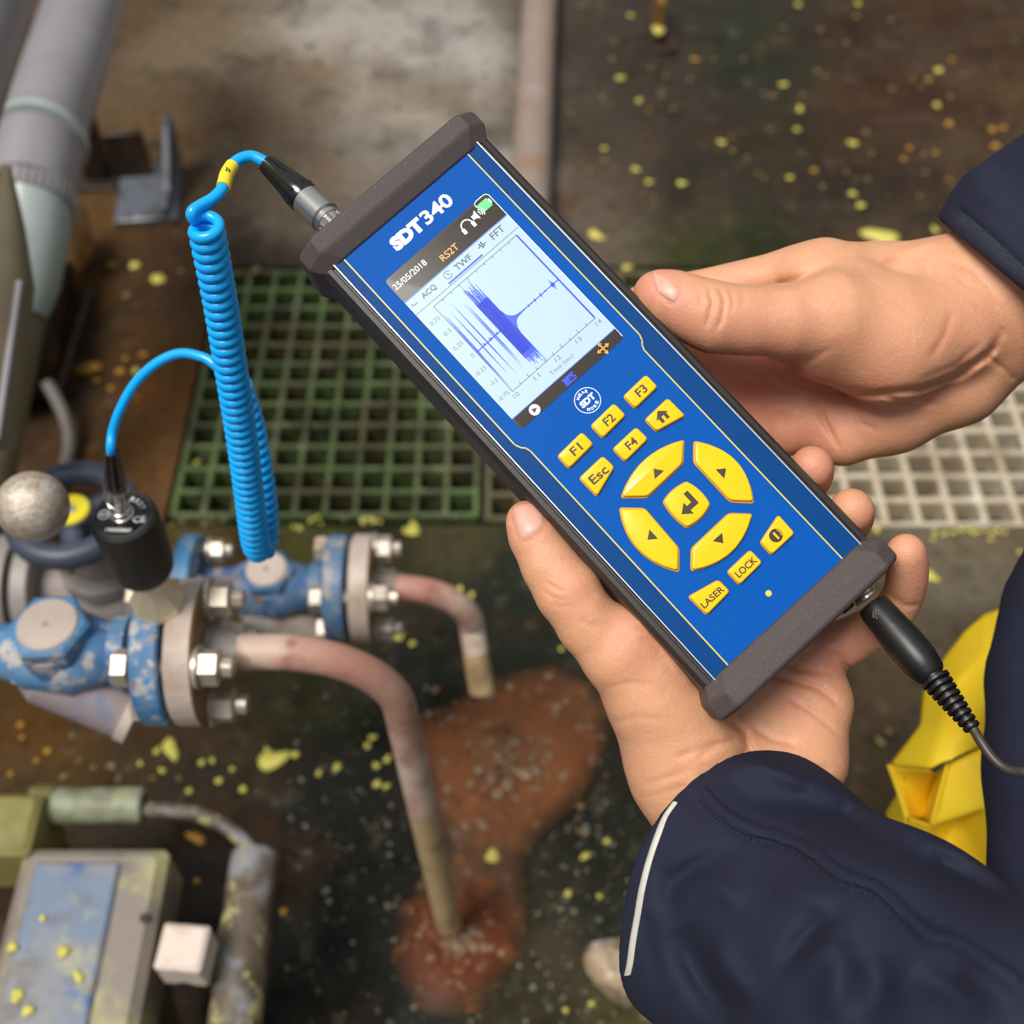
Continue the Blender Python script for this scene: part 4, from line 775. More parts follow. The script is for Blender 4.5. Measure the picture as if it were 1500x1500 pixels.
def vbar(x, y0, y1, w): b.add([(x - .05, y1, Z2), (x - w / 2, (y0 + y1) / 2 + 6, Z2), (x - w / 2, (y0 + y1) / 2 - 6, Z2), (x, y0, Z2), (x + w / 2, (y0 + y1) / 2 - 6, Z2), (x + w / 2, (y0 + y1) / 2 + 6, Z2)], [(0, 1, 2, 3, 4, 5)])
for x, y0, y1, w in ((-20.2, 25.5, 67.3, .75), (-19.7, 42, 67, .35), (-17.2, 30.5, 66.2, .55), (-14.6, 28, 69.2, .6), (-11, 28.2, 65.4, .45), (-10.3, 30.6, 64.6, .6)): vbar(x, y0, y1, w)
for k in range(34):
    x = -7.7 + 5.7 * k / 33; dist = min(k, 33 - k) / 33; top_ = 60 + 9 * rng.random() + (2.6 if rng.random() > .55 else 0); bot_ = 33 - 6 * rng.random() - 1.5 * rng.random()
    quad(b, x - .11, min(bot_, 31), x + .11, min(top_, 71.8), Z2)
quad(b, -7.6, 33, -2.1, 60.5, Z2); quad(b, -2.1, 24.4, -1.85, 60, Z2)
xs = np.linspace(-2, 6, 26); env = 6.5 * np.exp(-(xs + 2) / 1.1) + 1.25 * np.exp(-(xs + 2) / 5)
up = [(x, 46.5 + e * (.75 + .25 * rng.random()), Z2) for x, e in zip(xs, env)]; dn_ = [(x, 46.5 - e * (.75 + .25 * rng.random()), Z2) for x, e in zip(xs, env)]
b.add(up + dn_, [(i, len(up) + i, len(up) + i + 1, i + 1) for i in range(len(up) - 1)])
stroke(b, [(-20.3, 46.1), (-7.6, 46.3)], .5, Z2); stroke(b, [(5.5, 46.5), (24.3, 46.6)], .42, Z2)
for x, h in ((21.1, 3.2), (21.6, 1.4), (20.6, 1.1), (14.6, 1.3), (11.4, 1.1), (-16.1, 1.0), (-13, 1.1), (-12.4, .7), (-9.2, .9), (17, .6), (8, .8), (9.4, .5)): b.add([(x - .35, 46.5, Z2), (x, 46.5 - h, Z2), (x + .35, 46.5, Z2), (x, 46.5 + h, Z2)], [(0, 1, 2, 3)])
quad(b, 24.0, 25, 24.7, 71.9, Z2); b.build('waveform', M['scr_blue'], ds, smooth=0)
b = MM(); txt(b, 'ACQ', -21.6, -14.4, 78.0, Z1, .008); txt(b, 'TWF', -3.6, 4.6, 78.0, Z1, .008); txt(b, 'FFT', 16.1, 22.6, 78.2, Z1, .004)
ringp(b, (-7.6, 78.2), 1.55, 1.8, Z1, 24, .4, 6.0); stroke(b, [(-7.6, 79.2), (-7.6, 78.2), (-6.8, 77.9)], .25, Z1)
stroke(b, [(9.0, 78.2), (10, 78.2), (10.4, 79.4), (10.9, 76.9), (11.4, 79.8), (11.8, 77.4), (12.2, 78.2), (13.1, 78.2)], .35, Z1); stroke(b, [(-27.4, 77.4), (-26.6, 78.6), (-26, 77.4), (-25.2, 77.8), (-24.4, 77.6)], .25, Z1)
quad(b, -28.4, 74.0, 27.3, 74.2, Z1)
for (p, q) in (((-20.7, 24.4), (-20.7, 72.0)), ((-20.7, 72.0), (24.4, 72.0)), ((-20.7, 24.4), (24.4, 24.6))): stroke(b, [p, q], .22, Z1)
for k in range(11):
    x = -20.7 + 4.51 * k; stroke(b, [(x, 24.4), (x, 25.6 if k % 2 else 26)], .22, Z1); stroke(b, [(x, 72), (x, 71)], .22, Z1)
b.build('plot_frame', M['scr_dark'], ds, smooth=0)
b = MM()
for t, y in (('0.75', 67.2), ('0.5', 60.3), ('0.25', 53.2), ('0', 46.3), ('-0.25', 39.2), ('-0.5', 32.3), ('-0.75', 25.4)): w = {1: 1.2, 3: 3.4, 4: 4.6, 5: 5.4}[len(t) - (1 if t == '-0.5' else 0)]; txt(b, t, -22.0 - w, -22.0, y, Z1, hgt=1.75)
for t, x in (('10', -20.6), ('11', -9.4), ('12', 1.9), ('13', 13.2), ('14', 24.2)): txt(b, t, x - 1.3, x + 1.3, 22.4, Z1, hgt=1.9)
txt(b, 'Time (sec)', -4.6, 7.4, 19.2, Z1, hgt=2.3); b.build('axis_text', M['scr_grey'], ds, smooth=0)
b = MM()
for k in range(1, 4): stroke(b, [(-20.6 + 11.27 * k, 24.8), (-20.6 + 11.27 * k, 71.8)], .16, .17)
for k in range(1, 7): stroke(b, [(-20.5, 25.4 + 6.95 * k), (24.2, 25.4 + 6.95 * k)], .14, .17)
b.build('grid_lines', M['scr_faint'], ds, smooth=0)
# printing on the front panel
b = MM(); txt(b, 'SDT', -16.4, -.6, 102.4, .08, .075, hgt=6.4); txt(b, '340', .2, 15.2, 102.5, .08, .03, hgt=6.3); b.build('title_lettering', M['white_print'], fp_, smooth=0)
b = MM()
c = (-.9, 1.6); ringp(b, c, 5.05, 5.4, .08, 48); txt(b, 'SDT', c[0] - 3.6, c[0] + 3.6, c[1], .08, .06, hgt=2.9)
for wd_, r, sg in (('HEAR', 3.75, 1), ('MORE', 3.75, -1)):
    for i, ch in enumerate(wd_):
        a = math.radians(90 - sg * (i - 1.5) * 24) if sg > 0 else math.radians(-90 + (i - 1.5) * 24); txt(b, ch, c[0] + r * math.cos(a) - .62, c[0] + r * math.cos(a) + .62, c[1] + r * math.sin(a), .08, .05, hgt=1.35, ang=a - math.pi / 2 if sg > 0 else a + math.pi / 2)
b.build('round_logo', M['white_print'], fp_, smooth=0)
# keys
def arc3(p, q, r, n=8):
    p, q, r = (np.array(v, float) for v in (p, q, r)); c = 2 * q - (p + r) / 2; return [tuple((1 - t) ** 2 * p + 2 * t * (1 - t) * c + t * t * r) for t in np.linspace(0, 1, n)]
CX = -.7
KEYS = {'F1': ([(-25.2, -14.0), (-11.5, -13.2), (-11.6, -6.6), (-25.2, -7.2)], 'F1'), 'F2': ([(-7, -13.9), (6, -13.2), (5.8, -6.5), (-7.1, -7)], 'F2'), 'F3': ([(10.7, -13.7), (23.4, -13.2), (23.3, -6.5), (10.6, -6.9)], 'F3'), 'F4': ([(-6.9, -26.8), (6, -26.2), (5.8, -19.6), (-7, -19.8)], 'F4'),
 'escape': ([(-24.6, -29.6), (-11.6, -25.6), (-12, -19.3), (-24.8, -19.6)], 'Esc'), 'home': ([(10.6, -26.2), (23.4, -29.2), (23.2, -19.4), (10.5, -19.7)], None),
 'up': (arc3((16.1, -36.0), (CX, -31.5), (-17.5, -36.2)) + [(-9.8, -43.0), (9.2, -42.6)], None),
 'down': (arc3((-16.9, -76.0), (CX, -81.2), (15.6, -75.8)) + [(9.0, -69.5), (-10.8, -69.8)], None),
 'right': (arc3((19.6, -72.3), (25.9, -55.9), (19.2, -39.6)) + [(13.2, -45.8), (13.0, -65.8)], None), 'left': (arc3((-21.2, -39.5), (-27.0, -55.9), (-21.2, -72.4)) + [(-14.8, -65.9), (-14.0, -46.2)], None),
 'enter': (arc3((-6.6, -48.9), (-7.6, -55.6), (-6.8, -62.2)) + arc3((-6.8, -62.2), (-.2, -63.2), (6.2, -61.6)) + arc3((6.2, -61.6), (7, -55.4), (5.6, -49.2)) + arc3((5.6, -49.2), (-.6, -48), (-6.6, -48.9)), None),
 'power': ([(10.3, -92.4), (22.9, -92.3), (23.2, -82.9), (10.4, -85.9)], None), 'lock': ([(-7.1, -92.5), (5.5, -92.1), (5.4, -85.4), (-7.1, -85.6)], 'LOCK'), 'laser': ([(-24.5, -92.5), (-11.7, -91.9), (-11.9, -85.6), (-25, -82.6)], 'LASER')}
def ccw(p):
    a = sum(p[i - 1][0] * p[i][1] - p[i][0] * p[i - 1][1] for i in range(len(p))); return p if a > 0 else p[::-1]
def dedup(p):
    o = []
    for q in p:
        if not o or math.dist(q, o[-1]) > .12: o.append(q)
    if math.dist(o[0], o[-1]) < .25: o.pop()
    return o
for nm, (poly, t) in KEYS.items():
    pl_ = ccw(dedup(poly)); pl_ = dedup(roundpoly(pl_, 1.5, 4))
    b = MM(); b.prism(pl_, -.1, 2.0, .75); k = b.build('key', M['key_yellow'], mt, smooth=50); k['label'] = 'yellow %s key' % nm
    b = MM(); cxy = np.mean(np.array(poly), 0); b.prism([(cxy[0] + (x - cxy[0]) * 1.045, cxy[1] + (y - cxy[1]) * 1.06) for x, y in pl_], -.1, .25); b.build('key_rim', M['key_rim'], k, smooth=0)
    b = MM(); z = 2.06; x0_, x1_ = min(p[0] for p in poly), max(p[0] for p in poly); ym = (min(p[1] for p in poly) + max(p[1] for p in poly)) / 2
    if t and t[0] == 'F': txt(b, t, (x0_ + x1_) / 2 - 2.1, (x0_ + x1_) / 2 + 2.6, ym, z, .02, hgt=3.6)
    elif t == 'Esc': txt(b, t, -22.6, -14.2, -23.8, z, .02, hgt=3.8)
    elif t == 'LOCK': txt(b, t, -5.6, 4.4, ym - .2, z, .02, hgt=2.9)
    elif t == 'LASER': txt(b, t, -23.8, -12.9, -88.9, z, .02, hgt=2.7)
    elif nm == 'home': c = (16.4, -23.4); b.add([(c[0] + x, c[1] + y, z) for x, y in ((-2.0, -2.2), (-.6, -2.2), (-.6, .1), (.6, .1), (.6, -2.2), (2.0, -2.2), (2.0, .1), (3.1, .1), (0, 2.9), (-3.1, .1), (-2.0, .1))], [(0, 1, 2, 9, 10)[:4] + (10,), (3, 4, 5, 6), (2, 3, 6, 7, 8, 9)])
    elif nm in 'up down left right'.split():
        c, v = {'up': ((CX, -38.4), (0, 1)), 'down': ((CX, -74.6), (0, -1)), 'right': ((18.7, -55.6), (1, 0)), 'left': ((-19.9, -55.6), (-1, 0))}[nm]; n_ = (-v[1], v[0])
        b.add([(c[0] + v[0] * 1.9, c[1] + v[1] * 1.9, z), (c[0] - v[0] * 1.5 + n_[0] * 2.5, c[1] - v[1] * 1.5 + n_[1] * 2.5, z), (c[0] - v[0] * 1.5 - n_[0] * 2.5, c[1] - v[1] * 1.5 - n_[1] * 2.5, z)], [(0, 1, 2)])
    elif nm == 'enter': b.add([(x, y, z) for x, y in ((1.1, -51.8), (3.2, -51.8), (3.2, -58.4), (-1.2, -58.4), (-1.2, -60.2), (-5.0, -57.2), (-1.2, -54.3), (-1.2, -56.2), (1.1, -56.2))], [(4, 5, 6), (3, 2, 8, 7), (0, 8, 2, 1)])
    elif nm == 'power': c = (16.6, -88.0); disc(b, c, 2.7, z)
    b.build('legend', M['key_ink'], k, smooth=0)
    if nm == 'power':
        b = MM(); quad(b, c[0] - .42, c[1] - 1.7, c[0] + .42, c[1] + 1.5, z + .05); ringp(b, c, 2.0, 2.35, z + .04, 10, -.7, .7); b.build('legend_mark', M['key_yellow'], k, smooth=0)
b = MM(); b.lathe((-.8, -102.6, 0), (0, 0, 1), [(0, 1.3), (.25, 1.25), (.3, .75)], 20); b.build('indicator_lamp', M['line_yellow'], mt)
# black audio cable plugged into the bottom bumper
M['black_rubber'] = mat('black_moulded_rubber', (26, 24, 23), .4, bump=.06, bscale=400); M['grey_cord'] = mat('dark_cord', (66, 58, 52), .42)
ac = thing('audio_cable', 'black cable with ribbed strain relief plugged into the bottom of the meter', 'cable')
a0, a1, a2, a3 = [V3(q) for q in (P(1258, 862, .4905), P(1283, 893, .4875), P(1366, 990, .472), P(1424, 1066, .460))]
b = MB(); b.lathe(a0, a1 - a0, [(-.004, .0044), (.0035, .0044), (.004, .005), (.0052, .005)], 24); b.build('plug_ring', M['nickel'], ac)
d = a2 - a1; L = d.length; b = MB(); b.lathe(a1 - d * .08, d, [(0, .0045), (.0005, .0062), (.003, .0068), (L * .3, .0071), (L * .55, .0079), (L * .85, .0076), (L * 1.04, .0062), (L * 1.08, .0052)], 28); b.build('plug_body', M['black_rubber'], ac)
b = MB(); vv = (V3(CAM) - a1).normalized(); nn = (vv - d.normalized() * vv.dot(d.normalized())).normalized(); ss = d.normalized().cross(nn)
q = a1 + d * .13 + nn * .0067; ring3 = lambda r0, r1, c, a0_=0, a1_=6.283: [[c + ss * (r * math.cos(t)) + d.normalized() * (r * math.sin(t)) + nn * .0002 for r in (r0, r1)] for t in np.linspace(a0_, a1_, 20)]
for (r0, r1, a_, e_) in ((.0006, .001, 0, 6.283), (.0017, .0021, -2.3, .3), (.0026, .003, -1.9, -.2)):
    g_ = ring3(r0, r1, q, a_, e_); b.add([p for r in g_ for p in r], [(2 * i, 2 * i + 1, 2 * i + 3, 2 * i + 2) for i in range(len(g_) - 1)])
b.build('moulded_mark', M['case_black'], ac, smooth=0)
d = a3 - a2; L = d.length; b = MB(); b.lathe(a2, d, [(0, .0044), (L, .0021)], 18); F = frame(d); n_ = 9
for i in range(n_):
    t = (i + .3) / n_; R1 = .0060 - .0029 * t; b.lathe(a2 + d * t, d, [(0, R1 * .75), (.0006, R1), (.0019, R1), (.0025, R1 * .75)], 18)
b.build('strain_relief', M['black_rubber'], ac, smooth=40)
b = MB(); b.tube(spline([a3 - d * .05, a3 + d * .06, V3(P(1436, 1085, .457)), V3(P(1452, 1108, .454)), V3(P(1470, 1124, .452)), V3(P(1490, 1130, .452)), V3(P(1530, 1127, .455)), V3(P(1620, 1100, .48))], 8), .00185, 14); b.build('cord', M['grey_cord'], ac)
# ------------------------------------------------------------ the person: two hands, jacket, trousers
def J(px, py, zl, r): return (loc(px, py, zl), r)
def depth_of(q): return float(-(DC + (np.asarray(q) / 1000) @ np.c_[EX, EY, EZ].T)[2])
pe = thing('person', 'person in a navy jacket holding the meter in both hands at the right', 'person')
HV = .85
# --- left hand (palm up under the meter)
wl = w2l(P(1075, 1225, .508)); fl0 = w2l(P(1190, 1330, .455)); fl1 = w2l(P(1330, 1430, .42))
LH = Field((-70, -175, -95), (75, -5, 70), HV) if False else None
chL = {
 'thumb': [J(771, 763, -15, 8.3), J(783, 786, -15, 9.6), J(806, 828, -16, 10.9), J(829, 868, -17, 11.6), J(862, 915, -20, 11.9), J(905, 960, -24, 14.2), J(950, 1010, -32, 18.0), J(990, 1075, -44, 21.5)],
 'heel': [J(985, 1050, -40, 20), J(1010, 1130, -48, 24), (wl, 27)],
 'fore': [(wl, 27), (fl0, 31), (fl1, 34)],
 'palm': [J(1070, 1160, -56, 20), J(1075, 1050, -62, 17), J(1055, 900, -66, 14), J(1040, 830, -66, 12)],
 'palm2': [J(1110, 1150, -56, 19), J(1130, 1040, -63, 16), J(1125, 920, -66, 13), J(1110, 850, -66, 12)],
 'hypo': [J(1120, 1170, -54, 21), J(1172, 1110, -58, 18.5), J(1192, 1030, -61, 15), J(1185, 960, -63, 12.5)],
 'webp': [J(960, 1010, -44, 15), J(1000, 920, -62, 12), J(1000, 840, -64, 11)]}
fingL = [[J(1000, 830, -64, 10.5), J(1010, 730, -58, 9.5), J(1030, 670, -55, 8.8), J(1050, 650, -52, 8)],
         [J(1045, 830, -64, 11), J(1130, 745, -62, 10), J(1170, 722, -52, 8.6), J(1188, 699, -34, 8.5), J(1189, 684, -18, 8.7)],
         [J(1110, 860, -63, 11), J(1190, 808, -62, 9.6), J(1226, 786, -52, 8.8), J(1245, 763, -34, 8.8), J(1247, 748, -17, 9.1)],
         [J(1180, 965, -62, 11.5), J(1245, 938, -58, 9.8), J(1296, 908, -49, 8.8), J(1321, 876, -38, 8.2), J(1329, 842, -26, 8.1), J(1327, 810, -17, 7.9)]]
allp = [q for c in list(chL.values()) + fingL for q in c]; lo = np.min([p - r for p, r in allp], 0) - 6; hi = np.max([p + r for p, r in allp], 0) + 6
A_ = Field(lo, hi, HV)
A_.chain(chL['heel'], 8, 0); A_.chain(chL['fore'], 8, 10)
for k in ('palm', 'palm2', 'hypo', 'webp'): A_.chain(chL[k], 8, 11)
A_.chain(chL['thumb'], 5, 12)
A_.chain([J(842, 862, -14, 8.5), J(852, 886, -15, 8)], 3, 8); A_.chain([J(935, 925, -19, 9), J(962, 955, -24, 11)], 3, 12)
def finger(q, n=5):
    sp = spline([p for p, r in q], n); rr = np.interp(np.linspace(0, len(q) - 1, len(sp)), range(len(q)), [r for p, r in q]); return list(zip(sp, rr))
for f_ in fingL: A_.chain(finger(f_), 1.2, 3.0)
# fingertip pads and knuckle fullness
A_.band()
for pl_, w_, d_ in [([(800, 852), (812, 862), (828, 868)], 3, .5), ([(796, 866), (812, 876), (832, 880)], 3, .45), ([(806, 884), (820, 888), (838, 888)], 3, .35), ([(850, 905), (862, 916), (880, 920)], 4, .4),
                    ([(930, 918), (950, 922), (968, 940)], 4, .5), ([(936, 936), (955, 942), (972, 956)], 4, .4), ([(955, 962), (972, 968), (985, 985)], 4, .35),
                    ([(1060, 1050), (1092, 1072), (1098, 1100), (1080, 1112)], 6, 1.2), ([(1020, 1112), (1050, 1092), (1085, 1080)], 4, .7), ([(985, 1110), (1020, 1100), (1060, 1085)], 4, .5), ([(940, 1150), (975, 1140), (1010, 1128)], 4, .4), ([(935, 1172), (975, 1160), (1010, 1150)], 3, .3),
                    ([(1098, 1062), (1130, 1082), (1170, 1092)], 5, .7), ([(1100, 985), (1150, 993), (1200, 1008), (1238, 1040)], 5, 1.1), ([(1130, 960), (1170, 980), (1225, 985)], 5, .9), ([(1212, 952), (1228, 962), (1246, 984)], 4, 1.0), ([(1150, 1020), (1185, 1040), (1230, 1075)], 4, .6),
                    ([(1262, 918), (1275, 935), (1290, 948)], 4, .5), ([(1305, 872), (1325, 888), (1350, 886)], 4, .4), ([(880, 1010), (920, 1000), (960, 1005)], 4, .25), ([(895, 1060), (935, 1050), (975, 1055)], 5, .25), ([(1120, 1120), (1170, 1130), (1225, 1125)], 5, .5)]:
    A_.line(pl_, w_, d_ * 1.4)
A_.line([(761, 797), (782, 789), (803, 770)], 3.2, .55); A_.line([(747, 750), (753, 772), (760, 794)], 2.6, .4); A_.line([(789, 738), (800, 752), (802, 768)], 2.6, .4)
vL, fL = A_.mesh(2)
# --- right hand (from the right, thumb on the edge of the meter)
chR = {
 'thumb': [J(962, 432, -9, 9.8), J(985, 440, -8, 11.0), J(1020, 455, -8, 12.2), J(1050, 466, -9, 13.2), J(1095, 470, -11, 12.9), J(1150, 470, -14, 14.4), J(1215, 468, -20, 19), J(1280, 482, -30, 23)],
 'thenar': [J(1215, 490, -30, 21), J(1300, 500, -34, 25), J(1385, 480, -40, 25)],
 'index_meta': [J(1205, 390, -42, 11.5), J(1290, 408, -46, 14.5), J(1390, 414, -48, 20)],
 'wrist': [J(1380, 450, -48, 27), J(1440, 445, -46, 28.5), J(1500, 400, -40, 30), J(1620, 280, -30, 34)],
 'hypo': [J(1235, 640, -74, 13.5), J(1310, 605, -70, 17), J(1400, 555, -62, 20), J(1470, 480, -52, 24)],
 'palm': [J(1150, 470, -60, 12), J(1260, 480, -58, 15), J(1390, 470, -52, 20)],
 'palm2': [J(1110, 560, -74, 12), J(1230, 540, -72, 15), J(1380, 500, -58, 20)],
 'palm3': [J(1150, 630, -78, 12), J(1250, 590, -76, 15), J(1380, 530, -62, 18)]}
fingR = [[J(1208, 389, -42, 11.5), J(1120, 408, -46, 10.1), J(1040, 424, -52, 9.4), J(960, 440, -55, 9), J(890, 470, -54, 8)],
         [J(1120, 470, -62, 11), J(1020, 490, -58, 10), J(920, 520, -54, 9), J(850, 540, -52, 8)],
         [J(1100, 560, -72, 11), J(990, 570, -62, 10), J(900, 590, -54, 9), J(840, 600, -52, 8)],
         [J(1150, 630, -78, 11), J(1060, 625, -72, 9.5), J(990, 630, -64, 8.5), J(940, 640, -58, 7.5)]]
allp = [q for c in list(chR.values()) + fingR for q in c]; lo = np.min([p - r for p, r in allp], 0) - 6; hi = np.max([p + r for p, r in allp], 0) + 6
B_f = Field(lo, hi, HV)
B_f.chain(chR['wrist'], 8, 0)
for k in ('index_meta', 'palm', 'palm2', 'palm3', 'hypo'): B_f.chain(chR[k], 8, 10)
for f_ in fingR: B_f.chain(finger(f_), 1.2, 3)
B_f.chain([J(1120, 520, -68, 12), J(1000, 528, -60, 10), J(930, 540, -56, 8)], 6, 6); B_f.chain([J(1150, 600, -80, 11), J(1040, 600, -72, 10)], 6, 6)
B_f.chain(chR['thenar'], 10, 5); B_f.chain(chR['thumb'], 6, 6)
B_f.chain([J(1180, 400, -34, 8), J(1230, 420, -34, 14)], 4, 14)
B_f.band()
for pl_, w_, d_ in [([(1122, 524), (1150, 552), (1200, 570), (1280, 578), (1350, 570), (1410, 548), (1448, 520), (1470, 484)], 6, 2.0), ([(1124, 524), (1150, 534), (1180, 548)], 3, .6),
                    ([(1038, 420), (1044, 442), (1038, 468), (1034, 482)], 3.2, .9), ([(1052, 420), (1062, 440), (1058, 465), (1050, 485)], 3.2, .9), ([(1068, 424), (1074, 440), (1070, 458)], 3, .5), ([(1088, 425), (1090, 440), (1086, 452)], 3, .3), ([(1026, 424), (1028, 440), (1024, 455)], 3, .3),
                    ([(1218, 565), (1250, 590), (1260, 620), (1290, 632)], 4, .6), ([(1290, 580), (1330, 590), (1380, 592)], 4, .6), ([(1200, 600), (1215, 630), (1232, 660)], 4, .6), ([(1180, 575), (1205, 610), (1222, 650)], 4, .5), ([(1130, 420), (1170, 410), (1220, 384)], 7, .9), ([(1140, 530), (1180, 532), (1225, 505)], 5, .3),
                    ([(1360, 530), (1385, 490), (1395, 455)], 6, .5), ([(1420, 440), (1455, 470), (1475, 500)], 5, .6), ([(1395, 545), (1430, 530), (1465, 505)], 5, .7), ([(1340, 560), (1400, 535), (1440, 500)], 5, .4), ([(1440, 520), (1470, 540), (1490, 560)], 4, .6), ([(1395, 400), (1420, 420), (1450, 430)], 4, .3), ([(1280, 380), (1330, 368), (1380, 352)], 6, -.7), ([(1380, 380), (1420, 392), (1470, 440)], 5, .35)]:
    B_f.line(pl_, w_, d_ * (1.0 if d_ > 1.5 else 1.35))
B_f.line([(961, 427), (985, 447), (1001, 430), (996, 414)], 3, .55); B_f.line([(953, 391), (956, 410), (962, 428)], 2.6, .4)
vR, fR = B_f.mesh(2)
def skin_col(v):
    x, y = l2px(v); c = np.tile(np.array(lin((219, 162, 123))), (len(v), 1)); pk = np.array(lin((208, 124, 108)))
    for px_, py_, r_, a_ in ((1192, 690, 28, .3), (1272, 765, 26, .5), (1350, 830, 26, .45), (1350, 880, 25, .3), (775, 760, 40, .45), (950, 935, 45, .4), (960, 420, 40, .45), (990, 470, 35, .3), (1160, 600, 90, .5), (1060, 570, 80, .5), (1150, 960, 90, .4), (1230, 930, 50, .4), (835, 870, 35, .25), (1320, 570, 90, .2), (1440, 500, 60, .25), (1120, 460, 40, .15)):
        c += (pk - c) * (a_ * np.exp(-((x - px_) ** 2 + (y - py_) ** 2) / (r_ ** 2 * 1.4)))[:, None]
    return c
M['skin'] = mat('skin', (222, 168, 138), .47, attr='skin', layers=[((204, 128, 106), 95, .5, .72, .32), ((236, 190, 160), 160, .56, .72, .28), ((176, 106, 84), 420, .6, .75, .2)], bump=.26, bscale=600, sss=.2, rvar=.07)
n0 = len(vL); body_v = np.concatenate([l2w(vL), l2w(vR)]); body_f = np.concatenate([fL, fR + n0]); body_c = np.concatenate([skin_col(vL), skin_col(vR)])
body = np_mesh('body', body_v, body_f, M['skin'], pe, {'skin': body_c})
M['nail'] = mat('fingernail', (226, 166, 148), .4, layers=[((236, 186, 170), 200, .5, .7, .5)], sss=.15)
bvh = BVHTree.FromPolygons([Vector(q) for q in body_v], [tuple(map(int, q)) for q in body_f])
def surf(bv, px, py, off=0.0):
    d = Vector(P(px, py, 1.0) - CAM).normalized(); h = bv.ray_cast(Vector(CAM), d)
    return (h[0] + (h[1] if h[1].dot(d) < 0 else -h[1]) * off) if h[0] else None
def nail(q, nm):
    """q: four pixel corners (tip-left, tip-right, root-right, root-left)"""
    N = 14; vs = []; ok = True
    for i in range(N + 1):
        for j in range(N + 1):
            u, v = 2 * i / N - 1, 2 * j / N - 1; r = max(abs(u), abs(v)); L = math.hypot(u, v)
            k = 1 if L == 0 else r / L; k = .45 + .55 * k if L else 1
            U, V = (u * k + 1) / 2, (v * k + 1) / 2; a = np.array(q, float); p = a[0] * (1 - U) * (1 - V) + a[1] * U * (1 - V) + a[2] * U * V + a[3] * (1 - U) * V
            s = surf(bvh, p[0], p[1], .00055 - .0007 * r ** 6 + (.0003 if v < -.8 else 0)); vs.append(s)
    fs = [(i * (N + 1) + j, i * (N + 1) + j + 1, (i + 1) * (N + 1) + j + 1, (i + 1) * (N + 1) + j) for i in range(N) for j in range(N)]
    fs = [f for f in fs if all(vs[k] is not None for k in f)]; vs = [tuple(s) if s is not None else (0, 0, 0) for s in vs]
    b = MB(); b.add(vs, fs); return b.build('fingernail', M['nail'], body, smooth=80)
nail([(748, 742), (789, 735), (803, 768), (761, 796)], 'l'); nail([(954, 392), (963, 430), (990, 447), (1000, 424)], 'r')
# --- jacket
M['navy'] = mat('navy_softshell', (33, 35, 54), .82, layers=[((28, 29, 46), 30, .48, .66, .5)], bump=.12, bscale=900, spec=.3); M['navy'].node_tree.nodes['Principled BSDF'].inputs['Sheen Weight'].default_value = .0
M['cuff'] = mat('dark_cuff_band', (34, 38, 50), .85, layers=[((52, 58, 72), 700, .5, .62, .6)], bump=.5, bscale=900)
c0 = w2l(P(1086, 1296, .497)); c1 = w2l(P(1300, 1446, .425)); c2 = w2l(P(1500, 1580, .372)); c3 = w2l(P(1640, 1660, .365))
S = Field(np.min([c0, c1, c2, c3], 0) - 75, np.max([c0, c1, c2, c3], 0) + 75, 1.5)
cb0 = c0 + (c0 - c1) * .35
S.chain([(cb0, 54), (c0, 54.5), (c1, 51.5), (c2, 48), (c3, 47)], 14, 0)
S.chain([(w2l(P(1000, 1400, .485)), 26), (w2l(P(1110, 1480, .455)), 26)], 10, 16)
S.band(8)
for pl_, w_, d_ in [([(1016, 1145), (1054, 1186), (1087, 1211), (1145, 1228), (1194, 1253), (1231, 1281), (1285, 1302), (1326, 1339), (1360, 1372), (1401, 1381), (1500, 1443), (1560, 1480)], 9, -1.6), ([(1030, 1150), (1070, 1186), (1110, 1206), (1170, 1226), (1230, 1262), (1300, 1298), (1350, 1340), (1410, 1368), (1500, 1425)], 5, 1.2),
                    ([(1006, 1155), (1045, 1200), (1090, 1226), (1145, 1240), (1190, 1266), (1228, 1293), (1282, 1315), (1320, 1352), (1356, 1386)], 4, 1.1),
                    ([(1060, 1150), (1100, 1172), (1170, 1175), (1250, 1195), (1330, 1240)], 24, 3.4), ([(1150, 1205), (1240, 1215), (1330, 1250), (1440, 1300)], 26, 3.5), ([(1060, 1120), (1120, 1122), (1190, 1150)], 14, -2.2), ([(1350, 1260), (1420, 1285), (1500, 1330)], 22, 3.5),
                    ([(975, 1330), (990, 1290), (1020, 1270), (1080, 1245)], 16, 3.5), ([(965, 1260), (976, 1310), (990, 1345)], 16, 1.4), ([(992, 1350), (1016, 1401), (1045, 1450), (1090, 1500)], 26, 5.5), ([(1020, 1320), (1055, 1300), (1090, 1330)], 20, -2.5), ([(1145, 1420), (1180, 1375), (1215, 1335)], 16, 3.2), ([(1160, 1440), (1205, 1390), (1240, 1350)], 16, -2.5),
                    ([(1228, 1370), (1225, 1430), (1215, 1500)], 26, -4), ([(1270, 1390), (1290, 1440), (1280, 1500)], 26, 3.5), ([(1040, 1360), (1060, 1420), (1100, 1470)], 22, -3.5), ([(1330, 1420), (1390, 1450), (1440, 1500)], 24, 3), ([(1130, 1300), (1180, 1310), (1230, 1330)], 20, -2), ([(1400, 1420), (1450, 1440), (1500, 1490)], 22, -2.5), ([(945, 1330), (950, 1390), (970, 1440)], 10, 1.0)]:
    S.line(pl_, w_, d_ * (1.7 if w_ > 11 else 1.25))
ax_ = (c1 - c0) / np.linalg.norm(c1 - c0)
